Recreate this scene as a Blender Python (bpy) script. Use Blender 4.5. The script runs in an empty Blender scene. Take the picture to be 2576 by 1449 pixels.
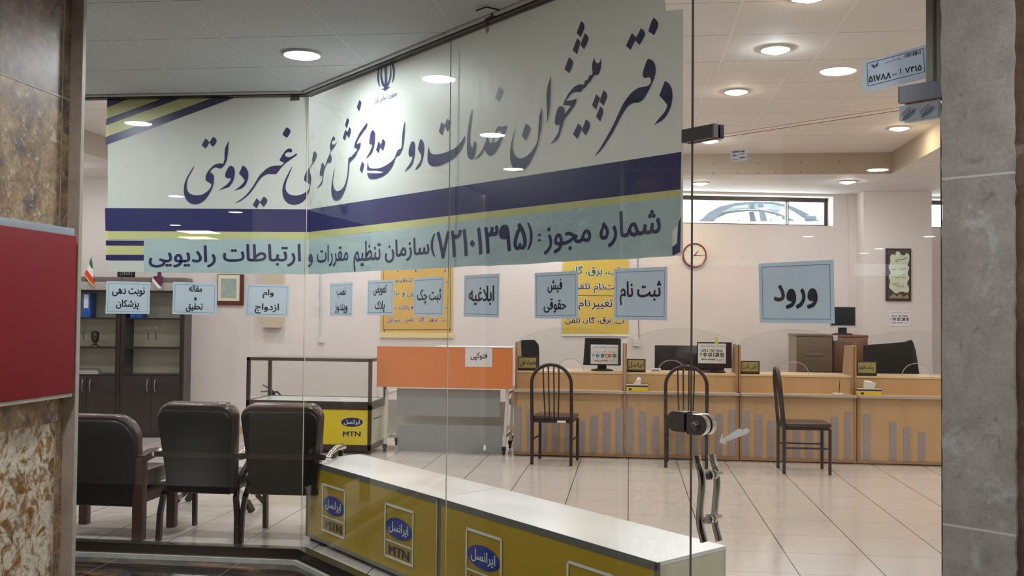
import bpy, bmesh, math, random
import numpy as np
from mathutils import Matrix, Vector, Quaternion
from mathutils.geometry import tessellate_polygon
import unicodedata

# ------------------------------------------------------------------ camera
IMW, IMH = 2576, 1449
F, CX, CY = 2530.0, 1288.0, 724.5
scene = bpy.context.scene
C = scene.collection
def _rot():
    d = np.array([1583 - CX, 798 - CY, F]); d /= np.linalg.norm(d)
    h = np.array([1, 0.00915, 0])
    up = np.cross(d, h); up /= np.linalg.norm(up)
    if up[1] > 0: up = -up
    x = np.cross(d, up); x /= np.linalg.norm(x)
    if x[0] < 0: x = -x
    return np.array([x, d, up])
R = _rot()
EYE = np.array([0.0, 0.0, 1.5])
cam_data = bpy.data.cameras.new('camera')
cam_data.sensor_width = 36.0
cam_data.lens = F / IMW * 36.0
cam_data.clip_start = 0.05; cam_data.clip_end = 200
cam = bpy.data.objects.new('camera', cam_data); C.objects.link(cam)
cam.matrix_world = Matrix(((R[0][0], -R[0][1], -R[0][2], EYE[0]), (R[1][0], -R[1][1], -R[1][2], EYE[1]),
                           (R[2][0], -R[2][1], -R[2][2], EYE[2]), (0, 0, 0, 1)))
scene.camera = cam

# ------------------------------------------------------------------ light and exposure
LAMP_WHITE = 62.0      # radiance of the downlight diffusers
LAMP_WARM = 40.0
OUT_WHITE = 100.0
SKY = 3.2
scene.view_settings.view_transform = 'Standard'
scene.view_settings.look = 'None'
scene.view_settings.exposure = 1.62
scene.view_settings.gamma = 1.0
scene.view_settings.use_curve_mapping = False
scene.cycles.transparent_max_bounces = 24
scene.cycles.max_bounces = 8
world = bpy.data.worlds.new('sky'); scene.world = world
world.use_nodes = True
wn = world.node_tree.nodes; wl = world.node_tree.links
wn.clear()
wo = wn.new('ShaderNodeOutputWorld'); wb = wn.new('ShaderNodeBackground')
wb.inputs['Color'].default_value = (0.86, 0.93, 1.0, 1); wb.inputs['Strength'].default_value = SKY
wl.new(wb.outputs[0], wo.inputs[0])

# ------------------------------------------------------------------ from the measured photograph to the place
def ray(px, py): return R @ np.array([px - CX, py - CY, F])
def PZ(px, py, z):
    d = ray(px, py); return EYE + d * ((z - EYE[2]) / d[2])
def PY(px, py, y):
    d = ray(px, py); return EYE + d * (y / d[1])
def PX(px, py, x):
    d = ray(px, py); return EYE + d * (x / d[0])
def PP(px, py, p, n):
    d = ray(px, py); return EYE + d * (np.dot(np.asarray(p) - EYE, n) / np.dot(d, n))
Z3 = np.array([0, 0, 1.0])
# glass line: pane A (parallel to the back), panes B (splayed), door line D
CO = np.array([-2.04, 6.17, 0])
def azv(deg): return np.array([math.sin(math.radians(deg)), math.cos(math.radians(deg)), 0])
UB = azv(137); NB = np.array([-UB[1], UB[0], 0])      # NB points into the shop
UD = azv(131); ND = np.array([-UD[1], UD[0], 0])
UA = np.array([1.0, 0, 0]); NA = np.array([0, 1.0, 0])
LB = 3.322
EO = CO + UB * LB
def onA(px, py, off=0.0): return PP(px, py, CO + NA * off, NA)
def onB(px, py, off=0.0): return PP(px, py, CO + NB * off, NB)
def onD(px, py, off=0.0): return PP(px, py, EO + ND * off, ND)
# back wall
W0 = np.array([-4.85, 12.15, 0]); UW = np.array([1, .2126, 0]); UW /= np.linalg.norm(UW)
NW = np.array([UW[1], -UW[0], 0])                     # NW points into the room
def onW(px, py, off=0.0): return PP(px, py, W0 + NW * off, NW)
WANG = math.atan(.2126)
ZOUT, ZNEAR, ZRAISE, ZPER = 2.91, 3.14, 3.39, 3.16
ZG = -0.062                                            # floor of the passage outside

# ------------------------------------------------------------------ materials
def lin(c):
    return tuple((x / 12.92 if x <= .04045 else ((x + .055) / 1.055) ** 2.4) for x in [v / 255.0 for v in c])
MATS = {}
def mat(name, rgb, rough=.5, metal=0.0, noise=0.0, nscale=8.0, bump=0.0, bscale=60.0, spec=.5, coat=0.0, stretch=None):
    if name in MATS: return MATS[name]
    m = bpy.data.materials.new(name); m.use_nodes = True
    nt = m.node_tree; b = nt.nodes['Principled BSDF']
    c = lin(rgb)
    b.inputs['Base Color'].default_value = (*c, 1)
    b.inputs['Roughness'].default_value = rough; b.inputs['Metallic'].default_value = metal
    b.inputs['Specular IOR Level'].default_value = spec
    b.inputs['Coat Weight'].default_value = coat
    tc = nt.nodes.new('ShaderNodeTexCoord'); mp = nt.nodes.new('ShaderNodeMapping')
    nt.links.new(tc.outputs['Object'], mp.inputs[0])
    if stretch: mp.inputs['Scale'].default_value = stretch
    if noise > 0:
        n = nt.nodes.new('ShaderNodeTexNoise'); n.inputs['Scale'].default_value = nscale; n.inputs['Detail'].default_value = 6
        nt.links.new(mp.outputs[0], n.inputs['Vector'])
        r = nt.nodes.new('ShaderNodeValToRGB')
        r.color_ramp.elements[0].position = .3; r.color_ramp.elements[1].position = .7
        r.color_ramp.elements[0].color = (*[x * (1 - noise) for x in c], 1)
        r.color_ramp.elements[1].color = (*[min(1, x * (1 + noise)) for x in c], 1)
        nt.links.new(n.outputs['Fac'], r.inputs[0]); nt.links.new(r.outputs[0], b.inputs['Base Color'])
    if bump > 0:
        n2 = nt.nodes.new('ShaderNodeTexNoise'); n2.inputs['Scale'].default_value = bscale; n2.inputs['Detail'].default_value = 4
        nt.links.new(mp.outputs[0], n2.inputs['Vector'])
        bp = nt.nodes.new('ShaderNodeBump'); bp.inputs['Strength'].default_value = bump; bp.inputs['Distance'].default_value = .02
        nt.links.new(n2.outputs['Fac'], bp.inputs['Height']); nt.links.new(bp.outputs[0], b.inputs['Normal'])
    MATS[name] = m; return m

def translucent(m, k):
    nt = m.node_tree; b = nt.nodes['Principled BSDF']; o = [n for n in nt.nodes if n.type == 'OUTPUT_MATERIAL'][0]
    t = nt.nodes.new('ShaderNodeBsdfTranslucent'); x = nt.nodes.new('ShaderNodeMixShader'); x.inputs[0].default_value = k
    c = b.inputs['Base Color']
    if c.is_linked: nt.links.new(c.links[0].from_socket, t.inputs['Color'])
    else: t.inputs['Color'].default_value = c.default_value
    nt.links.new(b.outputs[0], x.inputs[1]); nt.links.new(t.outputs[0], x.inputs[2]); nt.links.new(x.outputs[0], o.inputs[0])

def emit(name, rgb, strength):
    m = bpy.data.materials.new(name); m.use_nodes = True; nt = m.node_tree; nt.nodes.clear()
    o = nt.nodes.new('ShaderNodeOutputMaterial'); e = nt.nodes.new('ShaderNodeEmission')
    e.inputs['Color'].default_value = (*rgb, 1); e.inputs['Strength'].default_value = strength
    nt.links.new(e.outputs[0], o.inputs[0]); MATS[name] = m; return m

def glass(name, tint, refl=1.0):
    m = bpy.data.materials.new(name); m.use_nodes = True; nt = m.node_tree; nt.nodes.clear()
    o = nt.nodes.new('ShaderNodeOutputMaterial'); t = nt.nodes.new('ShaderNodeBsdfTransparent'); g = nt.nodes.new('ShaderNodeBsdfGlossy')
    t.inputs['Color'].default_value = (*tint, 1); g.inputs['Roughness'].default_value = 0.0
    g.inputs['Color'].default_value = (1, 1, 1, 1)
    lw = nt.nodes.new('ShaderNodeLayerWeight'); lw.inputs['Blend'].default_value = .5
    p = nt.nodes.new('ShaderNodeMath'); p.operation = 'POWER'; p.inputs[1].default_value = 5
    ml = nt.nodes.new('ShaderNodeMath'); ml.operation = 'MULTIPLY_ADD'; ml.inputs[1].default_value = .94 * refl; ml.inputs[2].default_value = .042 * refl
    mx = nt.nodes.new('ShaderNodeMixShader')
    nt.links.new(lw.outputs['Facing'], p.inputs[0]); nt.links.new(p.outputs[0], ml.inputs[0]); nt.links.new(ml.outputs[0], mx.inputs[0])
    nt.links.new(t.outputs[0], mx.inputs[1]); nt.links.new(g.outputs[0], mx.inputs[2]); nt.links.new(mx.outputs[0], o.inputs[0])
    MATS[name] = m; return m

def milky(name, rgb, k):
    m = bpy.data.materials.new(name); m.use_nodes = True; nt = m.node_tree; nt.nodes.clear()
    o = nt.nodes.new('ShaderNodeOutputMaterial'); t = nt.nodes.new('ShaderNodeBsdfTransparent'); d = nt.nodes.new('ShaderNodeBsdfDiffuse'); x = nt.nodes.new('ShaderNodeMixShader')
    tr = nt.nodes.new('ShaderNodeBsdfTranslucent'); x2 = nt.nodes.new('ShaderNodeMixShader'); x2.inputs[0].default_value = .5; x.inputs[0].default_value = k
    d.inputs['Color'].default_value = (*lin(rgb), 1); tr.inputs['Color'].default_value = (*lin(rgb), 1)
    nt.links.new(d.outputs[0], x2.inputs[1]); nt.links.new(tr.outputs[0], x2.inputs[2])
    nt.links.new(t.outputs[0], x.inputs[1]); nt.links.new(x2.outputs[0], x.inputs[2]); nt.links.new(x.outputs[0], o.inputs[0])
    MATS[name] = m; return m

def _math(nt, op, a, b=None):
    n = nt.nodes.new('ShaderNodeMath'); n.operation = op
    for i, v in enumerate((a, b)):
        if v is None: continue
        if isinstance(v, (int, float)): n.inputs[i].default_value = v
        else: nt.links.new(v, n.inputs[i])
    return n.outputs[0]
def _line(nt, coord, period, phase, half):
    """1 where the coordinate lies within half of a grid line"""
    s = _math(nt, 'DIVIDE', _math(nt, 'SUBTRACT', coord, phase), period)
    f = _math(nt, 'FRACT', _math(nt, 'ADD', s, 100.5))
    d = _math(nt, 'ABSOLUTE', _math(nt, 'SUBTRACT', f, .5))
    return _math(nt, 'LESS_THAN', d, half / period)
def _mixc(nt, fac, a, b):
    m = nt.nodes.new('ShaderNodeMix'); m.data_type = 'RGBA'
    for s, v in ((m.inputs[0], fac), (m.inputs[6], a), (m.inputs[7], b)):
        if isinstance(v, (int, float)): s.default_value = v
        elif isinstance(v, tuple): s.default_value = (*v, 1) if len(v) == 3 else v
        else: nt.links.new(v, s)
    return m.outputs[2]
def _noise(nt, vec, scale, detail=6, rough=.6, dist=0.0):
    n = nt.nodes.new('ShaderNodeTexNoise'); n.inputs['Scale'].default_value = scale; n.inputs['Detail'].default_value = detail
    n.inputs['Roughness'].default_value = rough; n.inputs['Distortion'].default_value = dist
    nt.links.new(vec, n.inputs['Vector']); return n.outputs['Fac']
def _ramp(nt, fac, stops):
    r = nt.nodes.new('ShaderNodeValToRGB'); e = r.color_ramp.elements
    while len(e) < len(stops): e.new(.5)
    for el, (p, c) in zip(e, stops): el.position = p; el.color = (*lin(c), 1)
    nt.links.new(fac, r.inputs[0]); return r.outputs[0]
def newmat(name):
    m = bpy.data.materials.new(name); m.use_nodes = True; nt = m.node_tree
    g = nt.nodes.new('ShaderNodeNewGeometry'); MATS[name] = m
    return m, nt, nt.nodes['Principled BSDF'], g.outputs['Position']
def sep(nt, v):
    s = nt.nodes.new('ShaderNodeSeparateXYZ'); nt.links.new(v, s.inputs[0]); return s.outputs
def bump(nt, b, h, strength, dist=.01):
    bp = nt.nodes.new('ShaderNodeBump'); bp.inputs['Strength'].default_value = strength; bp.inputs['Distance'].default_value = dist
    nt.links.new(h, bp.inputs['Height']); nt.links.new(bp.outputs[0], b.inputs['Normal'])

def ceiling_mat(name, rgb, px, phx, py, phy, bar=(1.06, 1.06, 1.06), line=.45, dimple=0.0):
    m, nt, b, pos = newmat(name); x, y, z = sep(nt, pos)
    c = lin(rgb)
    n = _noise(nt, pos, 3.0, 3)
    base = _mixc(nt, n, tuple(v * .94 for v in c), tuple(min(1, v * 1.06) for v in c))
    barc = tuple(min(1, v * k) for v, k in zip(c, bar)); dark = tuple(v * line for v in c)
    edge_shade = tuple(v * .72 for v in c)  # shade of the recessed tile edges, painted beside the bars
    c1 = _mixc(nt, _line(nt, y, py, phy, .0125), base, barc)
    c1 = _mixc(nt, _line(nt, y, py, phy, .0042), c1, dark)
    c1 = _mixc(nt, _line(nt, x, px, phx, .0150), c1, edge_shade)
    c2 = _mixc(nt, _line(nt, x, px, phx, .0130), c1, barc)
    nt.links.new(c2, b.inputs['Base Color']); b.inputs['Roughness'].default_value = .75
    b.inputs['Specular IOR Level'].default_value = .25
    h = _noise(nt, pos, 90.0, 2)
    if dimple:
        v = nt.nodes.new('ShaderNodeTexVoronoi'); v.inputs['Scale'].default_value = 42; v.inputs['Randomness'].default_value = .45
        nt.links.new(pos, v.inputs['Vector'])
        h = _math(nt, 'MULTIPLY', _math(nt, 'SMOOTH_MIN', v.outputs['Distance'], .5), 1.0)
        bump(nt, b, h, dimple, .01)
    else: bump(nt, b, h, .08, .004)
    return m

M = {}
M['wall'] = mat('painted_plaster', (226, 215, 209), .6, noise=.03, nscale=1.5, bump=.05, bscale=120)
M['wall_white'] = mat('white_plaster', (214, 212, 204), .6, noise=.03)
M['beam'] = mat('board_brown', (168, 154, 138), .6, noise=.04, nscale=2)
M['ceil_out'] = ceiling_mat('ceiling_tiles_outside', (222, 222, 222), .6, -2.075, .605, 4.297, dimple=.32)
M['ceil_near'] = ceiling_mat('ceiling_tiles_near', (232, 225, 219), .5815, .5745, .6135, 5.278)
M['ceil_raise'] = ceiling_mat('ceiling_tiles_raised', (232, 225, 220), .59, 1.2, .6, 8.2)
M['ceil_per'] = ceiling_mat('ceiling_tiles_back', (224, 218, 213), .585, 1.139, .585, 12.115)
# floor tiles inside
m, nt, b, pos = newmat('floor_tiles'); x, y, z = sep(nt, pos)
ba = _mixc(nt, _noise(nt, pos, 2.0, 4), lin((207, 197, 189)), lin((219, 210, 203)))
ba = _mixc(nt, _line(nt, y, .5417, 9.909, .0024), ba, lin((150, 136, 126)))
ba = _mixc(nt, _line(nt, x, .5, 0.0, .004), ba, lin((104, 94, 88)))
nt.links.new(ba, b.inputs['Base Color']); b.inputs['Roughness'].default_value = .13; b.inputs['Specular IOR Level'].default_value = .5
bump(nt, b, _noise(nt, pos, 5.0, 2), .02, .01)
M['floor'] = m
# dark polished marble outside
m, nt, b, pos = newmat('dark_marble'); x, y, z = sep(nt, pos)
mp = nt.nodes.new('ShaderNodeMapping'); mp.inputs['Scale'].default_value = (.7, 2.2, 1); nt.links.new(pos, mp.inputs[0])
n1 = _noise(nt, mp.outputs[0], 3.2, 9, .62, 1.4); n2 = _noise(nt, mp.outputs[0], 1.6, 5, .6, 2.0)
c1 = _ramp(nt, n1, [(.30, (20, 18, 18)), (.5, (46, 40, 38)), (.6, (78, 68, 62)), (.66, (40, 35, 33)), (.85, (120, 110, 100))])
k = nt.nodes.new('ShaderNodeMapRange'); k.inputs[1].default_value = .57; k.inputs[2].default_value = .63; nt.links.new(n2, k.inputs[0])
c1 = _mixc(nt, k.outputs[0], c1, lin((126, 82, 48)))
c1 = _mixc(nt, _line(nt, x, .8, -2.42, .003), c1, lin((120, 112, 104)))
c1 = _mixc(nt, _line(nt, y, .8, 5.2, .003), c1, lin((110, 104, 98)))
nt.links.new(c1, b.inputs['Base Color']); b.inputs['Roughness'].default_value = .1
M['marble_dark'] = m
M['hall_stone'] = mat('hall_floor_stone', (116, 110, 103), .3, noise=.08, nscale=3)
M['step'] = mat('pale_step_stone', (176, 178, 166), .4, noise=.12, nscale=14)
def stone2(name, stops, s1, grain, gamt, blots=(), zj=(), zcol=None, rough=.4, dist=.3, spec=.4):
    """mottled stone: a coarse ramp, a fine grain, sharp edged blots and joint lines"""
    m, nt, b, pos = newmat(name); x, y, z = sep(nt, pos)
    n1 = _noise(nt, pos, s1, 12, .72, dist)
    col = _ramp(nt, n1, stops)
    for sc, lo, hi, c_, k_ in blots:
        n2 = _noise(nt, pos, sc, 10, .68, .6)
        mr_ = nt.nodes.new('ShaderNodeMapRange'); mr_.inputs[1].default_value = lo; mr_.inputs[2].default_value = hi; mr_.inputs[3].default_value = 0; mr_.inputs[4].default_value = k_
        nt.links.new(n2, mr_.inputs[0]); col = _mixc(nt, mr_.outputs[0], col, lin(c_))
    n3 = _noise(nt, pos, grain, 4, .7)
    g = nt.nodes.new('ShaderNodeMapRange'); g.inputs[1].default_value = .3; g.inputs[2].default_value = .7; g.inputs[3].default_value = 1 - gamt; g.inputs[4].default_value = 1 + gamt
    nt.links.new(n3, g.inputs[0])
    mx = nt.nodes.new('ShaderNodeMix'); mx.data_type = 'RGBA'; mx.blend_type = 'MULTIPLY'; mx.inputs[0].default_value = 1
    cb = nt.nodes.new('ShaderNodeCombineColor'); [nt.links.new(g.outputs[0], cb.inputs[q]) for q in range(3)]
    nt.links.new(col, mx.inputs[6]); nt.links.new(cb.outputs[0], mx.inputs[7]); col = mx.outputs[2]
    for zz in zj:
        d = _math(nt, 'LESS_THAN', _math(nt, 'ABSOLUTE', _math(nt, 'SUBTRACT', z, zz)), .003)
        col = _mixc(nt, d, col, lin(zcol))
    nt.links.new(col, b.inputs['Base Color']); b.inputs['Roughness'].default_value = rough; b.inputs['Specular IOR Level'].default_value = spec
    bump(nt, b, n3, .10, .004)
    return m
M['stone_upper'] = stone2('brown_travertine', [(.32, (88, 78, 74)), (.46, (130, 112, 100)), (.56, (152, 132, 114)), (.7, (182, 168, 152))], 9, 60, .22,
    [(7, .54, .62, (78, 68, 72), .7), (10, .57, .63, (160, 122, 84), .55), (26, .60, .66, (206, 196, 182), .6)])
M['stone_mid'] = stone2('ochre_travertine', [(.32, (98, 90, 86)), (.44, (146, 118, 92)), (.56, (180, 152, 116)), (.7, (204, 188, 164))], 10, 60, .25,
    [(6, .54, .60, (92, 84, 98), .8), (12, .55, .62, (160, 120, 78), .65), (22, .58, .64, (222, 214, 200), .7)])
M['stone_low'] = stone2('white_brown_travertine', [(.34, (120, 84, 52)), (.44, (166, 126, 80)), (.50, (218, 204, 182)), (.60, (232, 224, 210)), (.70, (170, 142, 106))], 13, 60, .2,
    [(9, .55, .60, (126, 88, 48), .75), (20, .57, .62, (96, 80, 66), .6), (16, .60, .64, (240, 234, 224), .7)], dist=1.0)
M['stone_grey'] = stone2('pinkish_brown_limestone', [(.3, (164, 148, 132)), (.5, (184, 167, 151)), (.7, (198, 184, 168))], 5, 70, .08, [(14, .62, .68, (196, 186, 172), .4)])
M['stone_right'] = stone2('grey_limestone', [(.3, (138, 130, 122)), (.5, (156, 148, 139)), (.7, (170, 163, 154))], 9, 90, .12,
    [(16, .60, .66, (112, 104, 98), .5), (45, .64, .70, (92, 86, 82), .6), (5, .60, .68, (198, 200, 198), .55), (60, .67, .72, (214, 212, 206), .6)], zj=(1.905, .92), zcol=(196, 194, 186), rough=.55)
M['stone_brown'] = stone2('dark_brown_marble', [(.3, (60, 44, 38)), (.5, (92, 70, 58)), (.66, (112, 90, 78))], 5, 60, .15, [(8, .58, .62, (150, 136, 124), .4)], rough=.35)
M['stone_edge'] = mat('pale_stone_edge', (186, 180, 164), .5, noise=.1, nscale=20)
M['glass'] = glass('storefront_glass', (.974, .986, .978), .8)
M['glass_thin'] = glass('clear_glass', (.975, .985, .98), .8)
M['glass_edge'] = mat('glass_edge', (66, 72, 66), .12)
M['glass_rim'] = mat('glass_cut_rim', (214, 210, 180), .15)  # pale copy of the edge colour, highlight at the pane joints painted in
M['glass_edge_bright'] = mat('glass_edge_lit', (226, 204, 164), .2)  # light caught by the lower glass edge, painted into its colour
M['window_glass'] = glass('window_glass', (.96, .98, .98), .5)
M['bronze'] = mat('dark_bronze_aluminium', (74, 66, 60), .3, .75, noise=.05)
M['bronze_light'] = mat('bronze_aluminium', (112, 112, 100), .25, .9)
M['steel'] = mat('brushed_steel', (150, 150, 152), .28, 1.0)
M['steel_dark'] = mat('dark_steel', (96, 94, 98), .3, .9)
M['chrome'] = mat('polished_chrome', (222, 222, 216), .07, 1.0)
M['black'] = mat('black_plastic', (30, 30, 32), .4)
M['lock_face'] = mat('lock_face', (92, 84, 80), .35, .5)
M['rubber'] = mat('black_rubber', (34, 32, 32), .7)
M['vinyl'] = mat('banner_vinyl', (206, 210, 204), .42, noise=.02, nscale=1.2, bump=.22, bscale=8, spec=.35, stretch=(1, 1, .4))
M['navy'] = mat('navy_ink', (50, 50, 104), .33)
M['lime'] = mat('lime_ink', (222, 220, 158), .33)
M['strip'] = mat('pale_blue_strip', (194, 214, 216), .25, noise=.05, nscale=3, bump=.35, bscale=11)
M['ink'] = mat('letter_ink', (52, 52, 96), .35)
M['blue_paper'] = mat('light_blue_paper', (222, 232, 240), .5, noise=.015)
M['blue_line'] = mat('blue_border_ink', (126, 166, 196), .5)
M['black_ink'] = mat('black_ink', (26, 26, 36), .5)
M['white_paper'] = mat('white_paper', (232, 228, 230), .5)
M['yellow'] = mat('yellow_print', (226, 204, 40), .35)
M['yellow_dull'] = mat('yellow_print_low', (180, 150, 44), .32)
M['logo_white'] = mat('logo_white', (226, 226, 214), .4)
M['logo_blue'] = mat('logo_blue', (38, 62, 150), .4)
M['alu'] = mat('grey_aluminium', (140, 142, 140), .35, .6)
M['top_white'] = mat('white_laminate', (228, 228, 226), .22, noise=.015)
M['cream_panel'] = mat('cream_panel', (206, 204, 176), .4)
M['beech'] = mat('beech_laminate', (200, 165, 122), .35, noise=.07, nscale=6, stretch=(1, 1, .12))
M['beech_edge'] = mat('beech_edge', (168, 132, 96), .4, noise=.06, nscale=8)
M['beech_top'] = mat('pale_beech', (224, 196, 156), .3, noise=.04)
M['grey_strip'] = mat('grey_strip', (160, 150, 150), .4, noise=.03, nscale=40)
M['ledge'] = mat('ledge_metal', (196, 188, 182), .3, .5)
M['walnut'] = mat('dark_walnut', (46, 35, 33), .35, noise=.16, nscale=9, stretch=(1, 1, .08))
M['cab_back'] = mat('bookcase_back', (238, 226, 204), .5, noise=.03)
M['header'] = mat('bookcase_header', (172, 162, 154), .35, noise=.05)
M['header_dark'] = mat('bookcase_cornice', (112, 100, 92), .4)
M['clock_red'] = mat('clock_rim_red', (128, 24, 38), .35)
M['hill'] = mat('picture_hill', (150, 138, 100), .5)
M['dimming_glass'] = glass('dimming_window_glass', (.34, .37, .37), .5)
M['guard_rim'] = mat('guard_rim', (176, 172, 160), .3)
M['showcase'] = mat('brown_aluminium', (72, 56, 50), .35, .3)
M['leather'] = mat('dark_brown_leather', (66, 48, 43), .3, noise=.12, nscale=14, bump=.15, bscale=30)
M['leather_back'] = mat('black_leatherette', (24, 21, 20), .42, noise=.08, nscale=20)
M['wood_leg'] = mat('stained_wood', (72, 46, 36), .35, noise=.15, nscale=10, stretch=(1, 1, .1))
M['chair_metal'] = mat('dark_brown_metal', (52, 40, 38), .35, .2)
M['chair_seat'] = mat('brown_seat_vinyl', (70, 52, 48), .25)
M['orange'] = mat('orange_board', (228, 136, 76), .42, noise=.03, nscale=2)
M['white_metal'] = mat('white_enamel', (222, 218, 210), .35)
M['grey_board'] = mat('grey_board', (150, 152, 150), .45, noise=.02)
M['red_sign'] = mat('red_sign_paint', (146, 24, 40), .5, noise=.03, nscale=30, spec=.25)
M['red'] = mat('red_enamel', (170, 32, 40), .3)
M['binder'] = mat('blue_binder', (42, 98, 190), .45)
M['maroon'] = mat('maroon_cloth', (92, 32, 62), .7)
M['gold'] = mat('gold_fringe', (214, 176, 60), .5)
M['flag_green'] = mat('flag_green', (40, 96, 70), .7)
M['flag_red'] = mat('flag_red', (214, 60, 44), .7)
M['white_cloth'] = mat('white_cloth', (226, 222, 216), .7)
M['pewter'] = mat('pewter', (104, 92, 84), .35, .8)
M['frame_brown'] = mat('red_brown_frame', (96, 50, 40), .35, noise=.1)
M['mat_cream'] = mat('cream_mount', (224, 216, 192), .6)
M['print_grey'] = mat('grey_green_print', (158, 172, 160), .5, noise=.18, nscale=16)
M['box_beige'] = mat('beige_metal_box', (198, 182, 156), .5)
M['pvc'] = mat('pale_conduit', (206, 202, 200), .4)
M['poster_yellow'] = mat('poster_amber', (214, 172, 88), .42, noise=.05, nscale=3, bump=.12, bscale=6)
M['poster_yellow2'] = mat('poster_yellow', (216, 184, 84), .42, noise=.05, nscale=3, bump=.16, bscale=6)
M['rail_cream'] = mat('cream_rail', (226, 208, 150), .4)
M['purple_ink'] = mat('purple_ink', (92, 32, 96), .5)
M['green_ink'] = mat('green_ink', (24, 92, 70), .5)
M['dark_ink'] = mat('dark_ink', (40, 26, 52), .5)
M['clock_face'] = mat('clock_face', (232, 222, 206), .4)
M['plate_gold'] = mat('olive_gold_plate', (160, 150, 92), .4)
M['plate_frame'] = mat('nameplate_frame', (58, 46, 38), .4)
M['silver_plastic'] = mat('silver_plastic', (190, 190, 190), .35)
M['screen'] = mat('dark_screen', (36, 38, 42), .2)
M['tissue_blue'] = mat('tissue_navy', (52, 34, 96), .4)
M['file_grey'] = mat('grey_walnut', (118, 98, 84), .4, noise=.12, nscale=10, stretch=(.15, 1, 1))
M['file_light'] = mat('pale_walnut', (146, 122, 104), .4, noise=.1, nscale=10)
M['file_red'] = mat('red_walnut', (128, 86, 58), .4, noise=.12, nscale=10, stretch=(1, 1, .15))
M['calli_dark'] = mat('calligraphy_ground', (76, 62, 54), .45, noise=.1, nscale=10)
M['calli_pale'] = mat('parchment_green', (206, 212, 186), .5, noise=.08, nscale=9)
M['baseboard'] = mat('beige_skirting_stone', (194, 164, 128), .35, noise=.1, nscale=12)
M['car_white'] = mat('white_car_paint', (228, 232, 238), .25, coat=.5)
M['car_dark'] = mat('car_trim', (44, 50, 60), .35)
M['car_glass'] = glass('car_glass', (.80, .88, .90), .6)
M['tyre'] = mat('tyre', (30, 30, 30), .8)
M['pavement'] = mat('pale_pavement', (196, 192, 184), .8, noise=.08, nscale=3)
M['hall_wall'] = mat('hall_wall', (88, 82, 76), .6, noise=.1, nscale=2)
M['film'] = mat('pale_blue_film', (224, 234, 244), .35)
M['film_red'] = mat('film_red_ink', (170, 120, 132), .5)
M['tape'] = mat('cream_tape', (226, 206, 184), .5)
M['tape_grey'] = mat('grey_tape', (136, 136, 128), .5)
M['clear_tape'] = glass('clear_tape', (.93, .95, .95), 2.2)
M['milky'] = milky('milky_film', (232, 236, 236), .45)
M['amber_sticker'] = mat('yellow_tag', (214, 210, 120), .5)
M['whatsapp'] = mat('icon_green', (38, 92, 56), .5)
M['icon_red'] = mat('icon_red', (204, 84, 56), .5)
M['icon_blue'] = mat('icon_blue', (44, 92, 190), .5)
M['icon_dark'] = mat('icon_dark', (52, 50, 56), .5)
M['orange_ink'] = mat('pale_orange_ink', (218, 176, 128), .5)
M['crimson_ink'] = mat('crimson_ink', (150, 24, 60), .5)
M['lamp_ring'] = mat('lamp_ring', (206, 200, 194), .35)
M['lamp_white'] = emit('lamp_white', (.92, .97, 1.04), LAMP_WHITE)
M['lamp_warm'] = emit('lamp_warm', (1.0, .84, .60), LAMP_WARM)
M['lamp_amber'] = emit('lamp_amber', (1.0, .66, .26), 60.0)
M['lamp_out'] = emit('lamp_outside', (.93, .97, 1.0), OUT_WHITE)
M['panel_white'] = emit('light_panel', (.92, .97, 1.0), 16.0)
M['panel_warm'] = emit('light_panel_warm', (1.0, .74, .32), 10.0)

for _n, _k in (('vinyl', .30), ('strip', .30), ('blue_paper', .5), ('navy', .18), ('lime', .3), ('ink', .15), ('film', .5), ('blue_line', .4)): translucent(M[_n], _k)

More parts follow.
